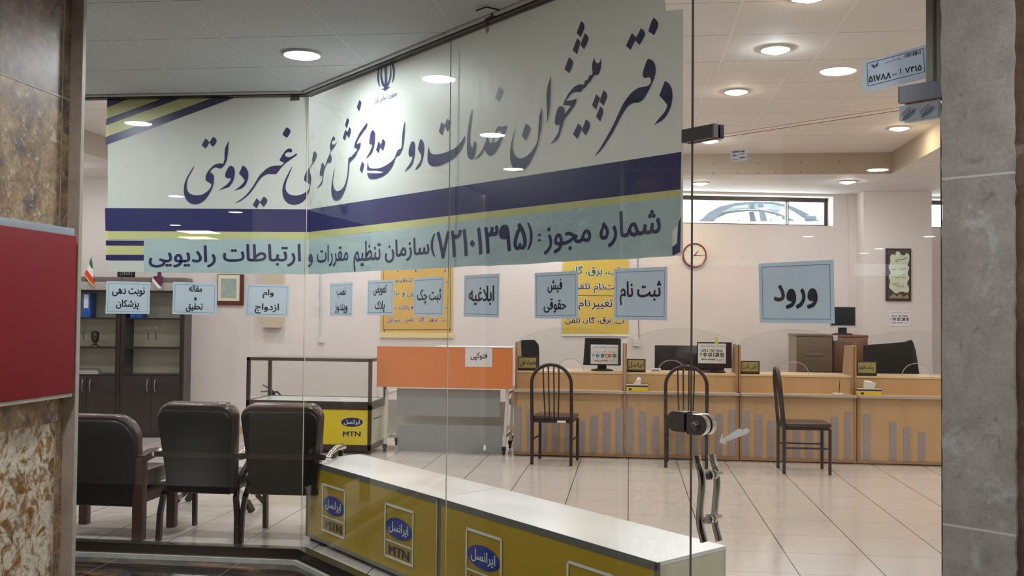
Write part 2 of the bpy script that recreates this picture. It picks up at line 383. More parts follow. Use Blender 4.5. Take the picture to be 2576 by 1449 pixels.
# ------------------------------------------------------------------ mesh building
XF = {}
def V(p): return Vector((float(p[0]), float(p[1]), float(p[2])))
class MB:
    def __init__(s): s.v = []; s.f = []; s.m = []
    def add(s, vs, fs, mi=0):
        o = len(s.v); s.v += [tuple(float(c) for c in p) for p in vs]
        for f in fs: s.f.append([i + o for i in f]); s.m.append(mi)
        return s
    def box(s, x0, y0, z0, x1, y1, z1, mi=0, bev=0.0, mtx=None):
        x0, x1 = min(x0, x1), max(x0, x1); y0, y1 = min(y0, y1), max(y0, y1); z0, z1 = min(z0, z1), max(z0, z1)
        if bev > 0:
            bm = bmesh.new(); bmesh.ops.create_cube(bm, size=1)
            for v in bm.verts: v.co = Vector(((x0 + x1) / 2 + v.co.x * (x1 - x0), (y0 + y1) / 2 + v.co.y * (y1 - y0), (z0 + z1) / 2 + v.co.z * (z1 - z0)))
            bmesh.ops.bevel(bm, geom=list(bm.edges), offset=bev, segments=2, profile=.6, affect='EDGES')
            bm.verts.index_update()
            vs = [v.co.copy() for v in bm.verts]; fs = [[v.index for v in f.verts] for f in bm.faces]; bm.free()
        else:
            vs = [Vector(p) for p in ((x0, y0, z0), (x1, y0, z0), (x1, y1, z0), (x0, y1, z0), (x0, y0, z1), (x1, y0, z1), (x1, y1, z1), (x0, y1, z1))]
            fs = [[0, 3, 2, 1], [4, 5, 6, 7], [0, 1, 5, 4], [1, 2, 6, 5], [2, 3, 7, 6], [3, 0, 4, 7]]
        if mtx is not None: vs = [mtx @ v for v in vs]
        return s.add(vs, fs, mi)
    def quad(s, a, b, c, d, mi=0): return s.add([a, b, c, d], [[0, 1, 2, 3]], mi)
    def slab(s, pts, n, t, mi=0, rim=None):
        """a plate: front outline pts, thickness t to the back of unit normal n"""
        n = np.asarray(n, float); k = len(pts)
        vs = [np.asarray(p, float) for p in pts] + [np.asarray(p, float) - n * t for p in pts]
        fs = [list(range(k)), list(range(2 * k - 1, k - 1, -1))] + [[i, i + k, (i + 1) % k + k, (i + 1) % k] for i in range(k)]
        if k > 4:
            tris = tessellate_polygon([[V(p) for p in pts]])
            fs = [list(t3) for t3 in tris] + [[t3[2] + k, t3[1] + k, t3[0] + k] for t3 in tris] + fs[2:]
        m0 = len(s.m); s.add(vs, fs, mi)
        if rim is not None: s.m[len(s.m) - k:] = [rim] * k
        return s
    def tube(s, pts, r, n=8, mi=0, caps=True, closed=False):
        pts = [V(p) for p in pts]; N = len(pts); rs = r if isinstance(r, (list, tuple)) else [r] * N
        t0 = (pts[1] - pts[0]).normalized()
        a = Vector((0, 0, 1)) if abs(t0.z) < .9 else Vector((1, 0, 0))
        u = t0.cross(a).normalized(); prev = t0; o = len(s.v)
        for i, p in enumerate(pts):
            if closed: t = (pts[(i + 1) % N] - pts[i - 1]).normalized()
            else: t = (pts[min(i + 1, N - 1)] - pts[max(i - 1, 0)]).normalized()
            q = prev.rotation_difference(t); u = (q @ u); u = (u - t * u.dot(t)).normalized(); w = t.cross(u); prev = t
            for j in range(n):
                th = 2 * math.pi * j / n
                s.v.append(tuple(p + (u * math.cos(th) + w * math.sin(th)) * rs[i]))
        for i in range(N if closed else N - 1):
            i2 = (i + 1) % N
            for j in range(n):
                j2 = (j + 1) % n
                s.f.append([o + i * n + j, o + i * n + j2, o + i2 * n + j2, o + i2 * n + j]); s.m.append(mi)
        if caps and not closed:
            s.f.append([o + j for j in range(n)][::-1]); s.m.append(mi)
            s.f.append([o + (N - 1) * n + j for j in range(n)]); s.m.append(mi)
        return s
    def bar(s, pts, w, h, mi=0):
        """rectangular section bar through pts, w across, h along the local up"""
        pts = [V(p) for p in pts]; N = len(pts); o = len(s.v)
        for i, p in enumerate(pts):
            t = (pts[min(i + 1, N - 1)] - pts[max(i - 1, 0)]).normalized()
            a = Vector((0, 0, 1)) if abs(t.z) < .8 else Vector((0, 1, 0))
            u = t.cross(a).normalized(); w2 = u.cross(t).normalized()
            for sx, sy in ((-1, -1), (1, -1), (1, 1), (-1, 1)): s.v.append(tuple(p + u * sx * w / 2 + w2 * sy * h / 2))
        for i in range(N - 1):
            for j in range(4): s.f.append([o + i * 4 + j, o + i * 4 + (j + 1) % 4, o + (i + 1) * 4 + (j + 1) % 4, o + (i + 1) * 4 + j]); s.m.append(mi)
        s.f.append([o + 3, o + 2, o + 1, o]); s.m.append(mi); q = o + (N - 1) * 4
        s.f.append([q, q + 1, q + 2, q + 3]); s.m.append(mi); return s
    def lathe(s, prof, c=(0, 0, 0), n=24, mi=0, mtx=None, cap=False):
        o = len(s.v)
        for r, z in prof:
            for j in range(n):
                th = 2 * math.pi * j / n; p = Vector((r * math.cos(th), r * math.sin(th), z))
                if mtx is not None: p = mtx @ p
                s.v.append((p.x + float(c[0]), p.y + float(c[1]), p.z + float(c[2])))
        for i in range(len(prof) - 1):
            for j in range(n): s.f.append([o + i * n + j, o + i * n + (j + 1) % n, o + (i + 1) * n + (j + 1) % n, o + (i + 1) * n + j]); s.m.append(mi)
        if cap:
            s.f.append([o + j for j in range(n)][::-1]); s.m.append(mi)
            q = o + (len(prof) - 1) * n; s.f.append([q + j for j in range(n)]); s.m.append(mi)
        return s
    def poly(s, loops, mi=0):
        loops = [[V(p) for p in lp] for lp in loops]
        flat = [p for lp in loops for p in lp]
        return s.add(flat, [list(t) for t in tessellate_polygon(loops)], mi)
    def build(s, name, mats, parent=None, world=False, smooth=True, recalc=True):
        me = bpy.data.meshes.new(name)
        vs = s.v; off = Vector((0, 0, 0))
        if parent is not None and world:
            X = XF[parent.name]; vs = [tuple(X @ Vector(p)) for p in vs]
        elif parent is None:
            a = np.array(vs); lo = a.min(0); hi = a.max(0); off = Vector(((lo[0] + hi[0]) / 2, (lo[1] + hi[1]) / 2, lo[2]))
            vs = [tuple(Vector(p) - off) for p in vs]
        me.from_pydata(vs, [], s.f)
        if not isinstance(mats, (list, tuple)): mats = [mats]
        for m_ in mats: me.materials.append(M[m_] if isinstance(m_, str) else m_)
        if len(mats) > 1: me.polygons.foreach_set('material_index', s.m)
        if recalc:
            bm = bmesh.new(); bm.from_mesh(me); bmesh.ops.recalc_face_normals(bm, faces=bm.faces); bm.to_mesh(me); bm.free()
        if smooth:
            me.shade_smooth(); me.set_sharp_from_angle(angle=math.radians(38))
        me.update()
        o = bpy.data.objects.new(name, me); C.objects.link(o)
        if parent is not None:
            o.parent = parent; XF[o.name] = XF[parent.name]
        else:
            o.location = off; XF[o.name] = Matrix.Translation(-off)
        return o
def tag(o, label, cat, group=None, kind=None):
    o['label'] = label; o['category'] = cat
    if group: o['group'] = group
    if kind: o['kind'] = kind
    return o
def thing(name, label, cat, loc=(0, 0, 0), rz=0.0, group=None):
    o = bpy.data.objects.new(name, None); C.objects.link(o)
    o.location = V(loc); o.rotation_euler = (0, 0, rz); o.empty_display_size = .1
    XF[o.name] = (Matrix.Translation(V(loc)) @ Matrix.Rotation(rz, 4, 'Z')).inverted()
    return tag(o, label, cat, group)
def struct(name, mb, m_, **k):
    o = mb.build(name, m_, **k); o['kind'] = 'structure'; return o
def structure_root(name, loc=(0, 0, 0), rz=0.0):
    o = bpy.data.objects.new(name, None); C.objects.link(o); o.location = V(loc); o.rotation_euler = (0, 0, rz)
    XF[o.name] = (Matrix.Translation(V(loc)) @ Matrix.Rotation(rz, 4, 'Z')).inverted(); o['kind'] = 'structure'; return o
KIDS = {}
def copy_tree(o, loc=None, rz=None, label=None, parent=None):
    c = o.copy(); C.objects.link(c)
    if parent is not None: c.parent = parent
    if loc is not None: c.location = V(loc)
    if rz is not None: c.rotation_euler = (0, 0, rz)
    if label: c['label'] = label
    for ch in [q for q in list(scene.objects) if q.parent is o]: copy_tree(ch, parent=c)
    return c
def frame_mtx(o, ux, uy, uz):
    return Matrix(((ux[0], uy[0], uz[0], o[0]), (ux[1], uy[1], uz[1], o[1]), (ux[2], uy[2], uz[2], o[2]), (0, 0, 0, 1)))
def rot_x(deg): return Matrix.Rotation(math.radians(deg), 4, 'X')
def smooth_closed(pts, sub=5):
    """closed Catmull-Rom outline; a third value 1 marks a corner"""
    n = len(pts); out = []
    cor = [len(p) > 2 and p[2] for p in pts]; P = [np.array(p[:2], float) for p in pts]
    for i in range(n):
        j = (i + 1) % n; p1, p2 = P[i], P[j]
        p0 = P[i - 1] if not cor[i] else p1 - (p2 - p1) * .5
        p3 = P[(j + 1) % n] if not cor[j] else p2 + (p2 - p1) * .5
        k = max(1, sub if not (cor[i] and cor[j]) else 1)
        for q in range(k):
            t = q / k
            if cor[i] and cor[j]: out.append(p1 + (p2 - p1) * t); continue
            a = 2 * p1; b_ = p2 - p0; c_ = 2 * p0 - 5 * p1 + 4 * p2 - p3; d_ = -p0 + 3 * p1 - 3 * p2 + p3
            out.append(.5 * (a + b_ * t + c_ * t * t + d_ * t ** 3))
    return out

# ------------------------------------------------------------------ lettering
FORMS = {}
def _form(ch, kind):
    nm = unicodedata.name(ch, '')
    if ch == 'ی': nm = 'ARABIC LETTER FARSI YEH'
    if ch == 'ک': nm = 'ARABIC LETTER KEHEH'
    try: return unicodedata.lookup(nm + ' ' + kind + ' FORM')
    except KeyError: return None
def shape_text(s):
    if not any('\u0600' <= c <= '\u06ff' for c in s): return s
    out = []; n = len(s); i = 0
    joins = lambda c: _form(c, 'FINAL') is not None
    dual = lambda c: _form(c, 'INITIAL') is not None
    while i < n:
        c = s[i]; prev = s[i - 1] if i else ' '; nxt = s[i + 1] if i + 1 < n else ' '
        if c == 'ل' and nxt == 'ا':
            out.append('\ufefc' if (joins(c) and dual(prev)) else '\ufefb'); i += 2; continue
        if not joins(c):
            if c == '\u200c': i += 1; continue
            out.append({'(': ')', ')': '('}.get(c, c)); i += 1; continue
        a = dual(prev); b_ = dual(c) and joins(nxt)
        k = 'MEDIAL' if a and b_ else 'FINAL' if a else 'INITIAL' if b_ else 'ISOLATED'
        out.append(_form(c, k) or c); i += 1
    # digits keep left-to-right order inside the reversed line
    r = out[::-1]; res = []; run = []
    for c in r:
        if c.isdigit(): run.append(c)
        else: res += run[::-1]; run = []; res.append(c)
    res += run[::-1]
    return ''.join(res)
TXT = {}
def _inside(p, lp):
    x, y = p; c = False; n = len(lp)
    for i in range(n):
        (x0, y0), (x1, y1) = lp[i], lp[i - 1]
        if (y0 > y) != (y1 > y) and x < (x1 - x0) * (y - y0) / (y1 - y0) + x0: c = not c
    return c
def _area(lp): return .5 * sum(lp[i - 1][0] * lp[i][1] - lp[i][0] * lp[i - 1][1] for i in range(len(lp)))
def _split(lp, depth=0):
    """cut a contour that crosses itself into simple loops"""
    n = len(lp)
    for i in range(n):
        a, b_ = lp[i], lp[(i + 1) % n]
        for j in range(i + 2, n):
            if i == 0 and j == n - 1: continue
            c, d = lp[j], lp[(j + 1) % n]
            if max(a[0], b_[0]) < min(c[0], d[0]) or max(c[0], d[0]) < min(a[0], b_[0]) or max(a[1], b_[1]) < min(c[1], d[1]) or max(c[1], d[1]) < min(a[1], b_[1]): continue
            den = (b_[0] - a[0]) * (d[1] - c[1]) - (b_[1] - a[1]) * (d[0] - c[0])
            if abs(den) < 1e-12: continue
            t = ((c[0] - a[0]) * (d[1] - c[1]) - (c[1] - a[1]) * (d[0] - c[0])) / den
            u = ((c[0] - a[0]) * (b_[1] - a[1]) - (c[1] - a[1]) * (b_[0] - a[0])) / den
            if 1e-6 < t < 1 - 1e-6 and 1e-6 < u < 1 - 1e-6 and depth < 12:
                x = (a[0] + t * (b_[0] - a[0]), a[1] + t * (b_[1] - a[1]))
                return _split(lp[:i + 1] + [x] + lp[j + 1:], depth + 1) + _split([x] + lp[i + 1:j + 1], depth + 1)
    return [lp]
def text_mesh(s, bold=0.0, res=3):
    """outlines of the built-in font, filled contour by contour (its letters are made of overlapping contours)"""
    key = (s, res)
    if key in TXT: return TXT[key]
    cu = bpy.data.curves.new('lettering', 'FONT'); cu.body = shape_text(s); cu.resolution_u = res; cu.fill_mode = 'NONE'
    o = bpy.data.objects.new('lettering', cu); C.objects.link(o)
    dg = bpy.context.evaluated_depsgraph_get(); e = o.evaluated_get(dg); me = e.to_mesh()
    co = [(v.co.x, v.co.y) for v in me.vertices]; nb = {}
    for ed in me.edges:
        a, b_ = ed.vertices; nb.setdefault(a, []).append(b_); nb.setdefault(b_, []).append(a)
    e.to_mesh_clear(); bpy.data.objects.remove(o); bpy.data.curves.remove(cu)
    seen = set(); loops = []
    for st in range(len(co)):
        if st in seen or st not in nb: continue
        lp = [st]; seen.add(st); cur = st
        while True:
            nx = [q for q in nb[cur] if q not in seen]
            if not nx: break
            # walk forward in vertex order, so the direction of the contour is kept
            cur = min(nx) if len(lp) > 1 else (st + 1 if st + 1 in nx else nx[0]); seen.add(cur); lp.append(cur)
        loops.append([co[q] for q in lp])
    loops = [q for l in loops if len(l) > 2 for q in _split(l)]
    loops = [l for l in loops if len(l) > 2 and abs(_area(l)) > 1e-7]
    sign = math.copysign(1, _area(max(loops, key=lambda l: abs(_area(l)))))
    outer = [l for l in loops if _area(l) * sign > 0]; holes = [l for l in loops if _area(l) * sign <= 0]
    vs = []; fs = []
    for ol in outer:
        hs = [h for h in holes if _inside(h[0], ol)]
        lps = [[Vector((p[0], p[1], 0)) for p in l] for l in [ol] + hs]
        off = len(vs); vs += [p for l in [ol] + hs for p in l]
        fs += [[q + off for q in t] for t in tessellate_polygon(lps)]
    vs = np.array(vs); lo = vs.min(0); hi = vs.max(0)
    TXT[key] = ((vs - lo) / (hi - lo), fs, (hi - lo)); return TXT[key]
def put_text(mb, s, q, bold=.03, res=2, mi=0):
    """fit the text into quad q = TL, TR, BR, BL (world points)"""
    uv, fs, sz = text_mesh(s, 0.0, res); tl, tr, br, bl = [np.asarray(p, float) for p in q]
    # weight: the outline is repeated a little to each side, like a heavier pen
    nn = np.cross(br - bl, tl - bl); nn = nn / (np.linalg.norm(nn) + 1e-12)
    bx, by = max(0, bold) * 1.25, max(0, bold) * .8
    sh = [(0, 0)] if bold <= 0 else [(0, 0), (bx, 0), (-bx, 0), (0, by), (0, -by), (bx * .7, by * .7), (-bx * .7, by * .7), (bx * .7, -by * .7), (-bx * .7, -by * .7)]
    for k, (dx, dy) in enumerate(sh):
        w = (uv * sz + np.array([dx + bx, dy + by])) / (sz + 2 * np.array([bx, by]))
        mb.add([(bl * (1 - u) + br * u) * (1 - v) + (tl * (1 - u) + tr * u) * v + nn * (k * .00003) for u, v in w], fs, mi)
def sub_quad(q, u0, v0, u1, v1):
    """part of quad q (TL, TR, BR, BL), u to the right and v downward"""
    tl, tr, br, bl = [np.asarray(p, float) for p in q]
    f = lambda u, v: (tl * (1 - u) + tr * u) * (1 - v) + (bl * (1 - u) + br * u) * v
    return [f(u0, v0), f(u1, v0), f(u1, v1), f(u0, v1)]
def quad_uv(q, u, v):
    tl, tr, br, bl = [np.asarray(p, float) for p in q]
    return (tl * (1 - u) + tr * u) * (1 - v) + (bl * (1 - u) + br * u) * v
def lift(q, n, d): return [np.asarray(p, float) + np.asarray(n) * d for p in q]
def border(mb, q, inset, w, mi=0):
    """four thin bars just inside quad q, inset and w in shares of the width"""
    tl, tr, br, bl = q; W = np.linalg.norm(tr - tl); H = np.linalg.norm(bl - tl); iu, iv, wu, wv = inset, inset * W / H, w, w * W / H
    for a in ((iu, iv, 1 - iu, iv + wv), (iu, 1 - iv - wv, 1 - iu, 1 - iv), (iu, iv, iu + wu, 1 - iv), (1 - iu - wu, iv, 1 - iu, 1 - iv)):
        mb.add(sub_quad(q, *a), [[0, 1, 2, 3]], mi)
def rect_on(f, x0, y0, x1, y1, off=0.0):
    """upright rectangle on a vertical plane, from its photographed extent"""
    xm, ym = (x0 + x1) / 2, (y0 + y1) / 2
    l, r, t, b_ = f(x0, ym, off), f(x1, ym, off), f(xm, y0, off), f(xm, y1, off)
    P = lambda p, z: np.array([p[0], p[1], z])
    return [P(l, t[2]), P(r, t[2]), P(r, b_[2]), P(l, b_[2])]
def ellipse_pts(q, n=32, k=1.0):
    return [quad_uv(q, .5 + .5 * k * math.cos(2 * math.pi * i / n), .5 + .5 * k * math.sin(2 * math.pi * i / n)) for i in range(n)]

# ================================================================== the setting
# ---- floors
mb = MB()
mb.poly([[(-7.4, 6.2, 0), (CO[0] - .02, 6.2, 0)] + [tuple(CO + UB * t + NB * .03) for t in (0.02, LB)] + [tuple(EO + UD * t + ND * .03) for t in (.02, 1.1)]
         + [(5.2, 2.44, 0), (5.2, 14.6, 0), (-7.4, 12.4, 0)]])
struct('floor', mb, 'floor')
mb = MB().quad((-20, 3.6, ZG), (6, 3.6, ZG), (6, 6.3, ZG), (-20, 6.3, ZG))
struct('floor_passage', mb, 'marble_dark')
struct('floor_hall', MB().quad((-20, -9, ZG), (6, -9, ZG), (6, 3.6, ZG), (-20, 3.6, ZG)), 'hall_stone')  # unseen floor, made paler than the marble to bounce light
# ---- step under the storefront frame
mb = MB()
def offs(d):   # the storefront line moved d toward the passage
    k1 = (NA + NB); k1 = k1 / np.dot(k1, NA); k2 = (NB + ND); k2 = k2 / np.dot(k2, NB)
    return [np.array([-7.3, CO[1] - d, 0]), CO - k1 * d, EO - k2 * d, EO + UD * 1.1 - ND * d]
def strip_solid(mb, d0, d1, z0, z1, mi=0, i0=0, i1=3):
    a, b_ = offs(d0), offs(d1)
    for i in range(i0, i1):
        lo = [a[i], a[i + 1], b_[i + 1], b_[i]]
        vs = [(*p[:2], z0) for p in lo] + [(*p[:2], z1) for p in lo]
        mb.add(vs, [[0, 1, 2, 3], [7, 6, 5, 4], [0, 4, 5, 1], [1, 5, 6, 2], [2, 6, 7, 3], [3, 7, 4, 0]], mi)
strip_solid(mb, -.10, .058, ZG, -.034)
struct('trim_1', mb, 'step')
# ---- storefront frame: bottom and top profiles
mb = MB(); strip_solid(mb, -.03, .03, -.034, .028, 0, 0, 2); strip_solid(mb, -.03, .042, -.034, -.027, 1, 0, 2); strip_solid(mb, -.034, .034, .028, .033, 1, 0, 2)
struct('trim_2', mb, ['bronze', 'bronze_light'])
mb = MB(); strip_solid(mb, -.03, .03, ZOUT - .02, ZOUT + .02, 0, 0, 2); strip_solid(mb, -.034, .05, ZOUT - .012, ZOUT - .002, 1, 0, 2)
struct('trim_3', mb, ['bronze', 'ceil_out'])
# ---- ceilings
mb = MB().poly([[(-20, -9, ZOUT), (6, -9, ZOUT), (6, 2.3, ZOUT), tuple(EO + UD * 1.4 + Z3 * ZOUT), tuple(EO + Z3 * ZOUT), tuple(CO + Z3 * ZOUT), (-7.4, CO[1], ZOUT), (-20, CO[1], ZOUT)]])
struct('ceiling_passage', mb, 'ceil_out')
mb = MB()
mb.poly([[(-7.4, 6.2, ZNEAR)] + [tuple(CO + NB * .03 + Z3 * ZNEAR), tuple(EO + NB * .03 + Z3 * ZNEAR), tuple(EO + UD * 1.2 + ND * .03 + Z3 * ZNEAR), (5.2, 2.4, ZNEAR), (5.2, 6.78, ZNEAR), (-7.4, 6.78, ZNEAR)]])
# bulkhead over the glass line
for a, b_ in ((np.array([-7.4, CO[1] + .03, 0]), CO + NB * .03), (CO + NB * .03, EO + NB * .03), (EO + ND * .03, EO + UD * 1.2 + ND * .03)):
    mb.quad((*a[:2], ZOUT), (*b_[:2], ZOUT), (*b_[:2], ZNEAR), (*a[:2], ZNEAR))
struct('ceiling', mb, 'ceil_near', recalc=False)
XS, YB = 2.93, 11.73
mb = MB().quad((-5.6, 6.78, ZRAISE), (XS, 6.78, ZRAISE), (XS, YB, ZRAISE), (-5.6, YB, ZRAISE))
struct('ceiling_raised', mb, 'ceil_raise')
mb = MB().quad((-7.4, YB, ZPER), (5.2, YB, ZPER), (5.2, 14.4, ZPER), (-7.4, 14.4, ZPER)).quad((XS, 6.78, ZPER), (5.2, 6.78, ZPER), (5.2, YB, ZPER), (XS, YB, ZPER)).quad((-7.4, 6.78, ZPER), (-5.6, 6.78, ZPER), (-5.6, YB, ZPER), (-7.4, YB, ZPER))
struct('ceiling_back', mb, 'ceil_per')
# drops between the ceilings, screw heads along the boards
mb = MB().quad((-5.6, YB, ZPER - .015), (XS, YB, ZPER - .015), (XS, YB, ZRAISE), (-5.6, YB, ZRAISE)).quad((XS, 6.78, ZPER - .015), (XS, YB, ZPER - .015), (XS, YB, ZRAISE), (XS, 6.78, ZRAISE))
mb.quad((-5.6, 6.78, ZPER - .015), (-5.6, YB, ZPER - .015), (-5.6, YB, ZRAISE), (-5.6, 6.78, ZRAISE))
mb.quad((-5.6, 6.78, ZNEAR), (XS, 6.78, ZNEAR), (XS, 6.78, ZRAISE), (-5.6, 6.78, ZRAISE))
for i in range(9):
    x = .95 + i * .235 + (.04 if i % 3 else 0)
    for z in ((ZPER + .008,) if i % 2 else (ZPER + .008, ZPER + .12)):
        mb.box(x - .006, YB - .002, z - .006, x + .006, YB, z + .006, 1)
struct('trim_4', mb, ['beam', 'bronze'])
# ---- walls of the shop
def wallpt(u, z, off=0.0): return W0 + UW * u + NW * off + Z3 * z
def u_of(p): return float(np.dot(np.asarray(p) - W0, UW))
uw0, uw1 = u_of(onW(1560, 530)), u_of(onW(2096, 530))
zw1, zw0 = float(onW(1900, 491)[2]), float(onW(1900, 565)[2])
uv0, uv1 = u_of(onW(2300, 540)), u_of(onW(2470, 540))
DEP = .26
def wall_with_holes(u0, u1, z0, z1, holes):
    us = sorted({u0, u1} | {h[0] for h in holes} | {h[1] for h in holes}); zs = sorted({z0, z1} | {h[2] for h in holes} | {h[3] for h in holes}); mb = MB()
    for a, b_ in zip(us, us[1:]):
        for c, d in zip(zs, zs[1:]):
            if any(h[0] <= (a + b_) / 2 <= h[1] and h[2] <= (c + d) / 2 <= h[3] for h in holes): continue
            mb.quad(wallpt(a, c), wallpt(b_, c), wallpt(b_, d), wallpt(a, d))
    for h in holes:
        for (a, c), (b_, d) in (((h[0], h[2]), (h[1], h[2])), ((h[0], h[3]), (h[1], h[3])), ((h[0], h[2]), (h[0], h[3])), ((h[1], h[2]), (h[1], h[3]))):
            mb.quad(wallpt(a, c), wallpt(b_, d), wallpt(b_, d, -DEP), wallpt(a, c, -DEP))
    # outer skin so the wall has its real thickness
    for a, b_ in zip(us, us[1:]):
        for c, d in zip(zs, zs[1:]):
            if any(h[0] <= (a + b_) / 2 <= h[1] and h[2] <= (c + d) / 2 <= h[3] for h in holes): continue
            mb.quad(wallpt(a, c, -DEP), wallpt(b_, c, -DEP), wallpt(b_, d, -DEP), wallpt(a, d, -DEP))
    return mb
UL, UR = u_of((-7.4, 11.6, 0)), u_of((5.2, 14.3, 0))
struct('wall_back', wall_with_holes(UL, UR, 0, ZRAISE + .1, [(uw0, uw1, zw0, zw1), (uv0, uv1, zw0, zw1)]), 'wall', recalc=False)
struct('wall_left', MB().box(-7.55, 6.17, 0, -7.4, 12.6, 3.5), 'wall')
struct('wall_right', MB().box(5.2, 2.3, 0, 5.35, 14.6, 3.5), 'wall')
# pilaster between the two high windows
p1, p2 = PZ(2172, 482, ZPER), PZ(2344, 483, ZPER)
pd = (p2 - p1); pd[2] = 0; pd /= np.linalg.norm(pd); pn = np.array([pd[1], -pd[0], 0])
mb = MB().slab([p1 * [1, 1, 0], p2 * [1, 1, 0], p2, p1], pn, .62)
struct('wall_pilaster', mb, 'wall')
def onPil(px, py, off=0.0): return PP(px, py, p1 + pn * off, pn)
# pipe chase in the corner
a, b_ = u_of(onW(2133, 700)), u_of(onW(2151, 700))
mb = MB().slab([wallpt(a, 0, .05), wallpt(b_, 0, .05), wallpt(b_, ZPER, .05), wallpt(a, ZPER, .05)], NW, .05)
struct('trim_5', mb, 'wall')
# skirting
mb = MB().slab([wallpt(UL + .1, 0, .015), wallpt(u_of((3.0, 13.8, 0)), 0, .015), wallpt(u_of((3.0, 13.8, 0)), .095, .015), wallpt(UL + .1, .095, .015)], NW, .015)
struct('baseboard_back', mb, 'baseboard')
# ---- high windows
def high_window(name, u0, u1, mull):
    r = structure_root(name, wallpt((u0 + u1) / 2, zw0, -DEP + .04), WANG)
    fr = MB(); w = .045; o = -DEP + .02
    def bar_(a, b_, c, d, t=.05, mi=0): fr.slab([wallpt(a, c, o + t), wallpt(b_, c, o + t), wallpt(b_, d, o + t), wallpt(a, d, o + t)], NW, t, mi)
    bar_(u0, u1, zw1 - .055, zw1 + .0); bar_(u0, u1, zw0, zw0 + .03); bar_(u0, u0 + w, zw0, zw1); bar_(u1 - w, u1, zw0, zw1)
    for mu in mull: bar_(mu - .022, mu - .004, zw0 + .03, zw1 - .05, .03, 1); bar_(mu + .006, mu + .022, zw0 + .03, zw1 - .05, .03, 1)
    fr.build('window_frame', ['bronze', 'bronze_light'], r, world=True)
    g = MB().slab([wallpt(u0 + .02, zw0 + .02, o + .02), wallpt(u1 - .02, zw0 + .02, o + .02), wallpt(u1 - .02, zw1 - .03, o + .02), wallpt(u0 + .02, zw1 - .03, o + .02)], NW, .005)
    g.build('pane', 'window_glass', r, world=True)
high_window('window_1', uw0, uw1, [u_of(onW(1981, 530, -.2))])
high_window('window_2', uv0, uv1, [])
# ---- the passage outside: end walls and a bright high window far along it
wx = -18.0
mb = MB()
zs = [ZG, 2.46, 2.72, ZOUT]; ys = [-9.0, -4.72, -3.55, CO[1]]
for i in range(3):
    for j in range(3):
        if i == 1 and j == 1: continue
        mb.quad((wx, ys[i], zs[j]), (wx, ys[i + 1], zs[j]), (wx, ys[i + 1], zs[j + 1]), (wx, ys[i], zs[j + 1]))
struct('wall_passage_end', mb, 'hall_wall')
struct('window_7', MB().box(wx - .01, ys[1], 2.46, wx, ys[2], 2.72), 'dimming_glass', smooth=False)  # pane with a dark tint, added to dim the far window's reflection
struct('wall_passage_side', MB().quad((-18, -9, ZG), (6, -9, ZG), (6, -9, ZOUT), (-18, -9, ZOUT)), 'hall_wall')
struct('wall_passage_near', MB().quad((6, -9, ZG), (6, 3, ZG), (6, 3, ZOUT), (6, -9, ZOUT)), 'hall_wall')
struct('wall_passage_far', MB().quad((-18, CO[1], ZG), (-7.55, CO[1], ZG), (-7.55, CO[1], ZOUT), (-18, CO[1], ZOUT)), 'hall_wall')
struct('wall_passage_end_right', MB().quad((6, 3, ZG), (2.4, 2.2, ZG), (2.4, 2.2, ZOUT), (6, 3, ZOUT)), 'hall_wall')

# ---- storefront glass
def pane(name, o, u, n, t0, t1, z0, z1, th=.005, low='glass_edge', first='glass_edge'):
    P = lambda t, z: o + u * t + n * th / 2 * -1 + Z3 * z
    mb = MB().slab([P(t0, z0), P(t1, z0), P(t1, z1), P(t0, z1)], -n, th)
    mb.m = [0, 0, 2, 1, 1, 3]
    return struct(name, mb, ['glass', 'glass_edge', low, first], smooth=False)
JT = 1.676
pane('window_3', CO, UA, NA, -5.2, -.004, .0, ZOUT - .02)
pane('window_4', CO, UB, NB, .006, JT - .001, .0, ZOUT - .02, first='glass_rim')
pane('window_5', CO, UB, NB, JT + .001, LB - .001, .0, ZOUT - .02, first='glass_rim')
ZD = 2.152
pane('window_6', EO, UD, ND, .004, .93, ZD + .006, ZOUT - .02, .01, 'glass_edge_bright')

# ---- stone column at the left of the passage
XL, YL = -2.478, 4.19
mb = MB()
def zl(px, py): return float(PX(px, py, XL)[2])
zj1, zj2 = zl(80, 215), 1.02
xr = float(PY(211, 0, YL)[0]); 
bands = [(ZG, zj2, 0), (zj2, zj1, 1), (zj1, ZOUT, 2)]
for z0, z1, mi in bands:
    mb.quad((XL, 2.6, z0), (XL, YL - .06, z0), (XL, YL - .06, z1), (XL, 2.6, z1), mi)
    mb.quad((XL + .0005, YL - .058, z0), (XL + .0005, YL, z0), (XL + .0005, YL, z1), (XL + .0005, YL - .058, z1), (1, 1, 2)[mi])
    mb.quad((XL, 2.6, z0), (-3.15, 2.6, z0), (-3.15, 2.6, z1), (XL, 2.6, z1), mi)
    mb.quad((-3.15, 2.6, z0), (-3.15, YL, z0), (-3.15, YL, z1), (-3.15, 2.6, z1), mi)
for z in (zj1,): mb.box(XL - .01, 2.65, z - .004, XL + .002, YL - .002, z + .004, 3)
mb.box(XL - .01, YL - .061, ZG, XL + .0015, YL - .057, ZOUT, 3)
struct('wall_column', mb, ['stone_low', 'stone_mid', 'stone_upper', 'stone_edge'])
mb = MB().box(-3.15, YL, ZG, xr, YL + .025, ZOUT, 0, .0).box(xr - .004, YL - .001, ZG, xr + .001, YL + .025, ZOUT, 1)
struct('wall_column_return', mb, ['stone_grey', 'stone_edge'])
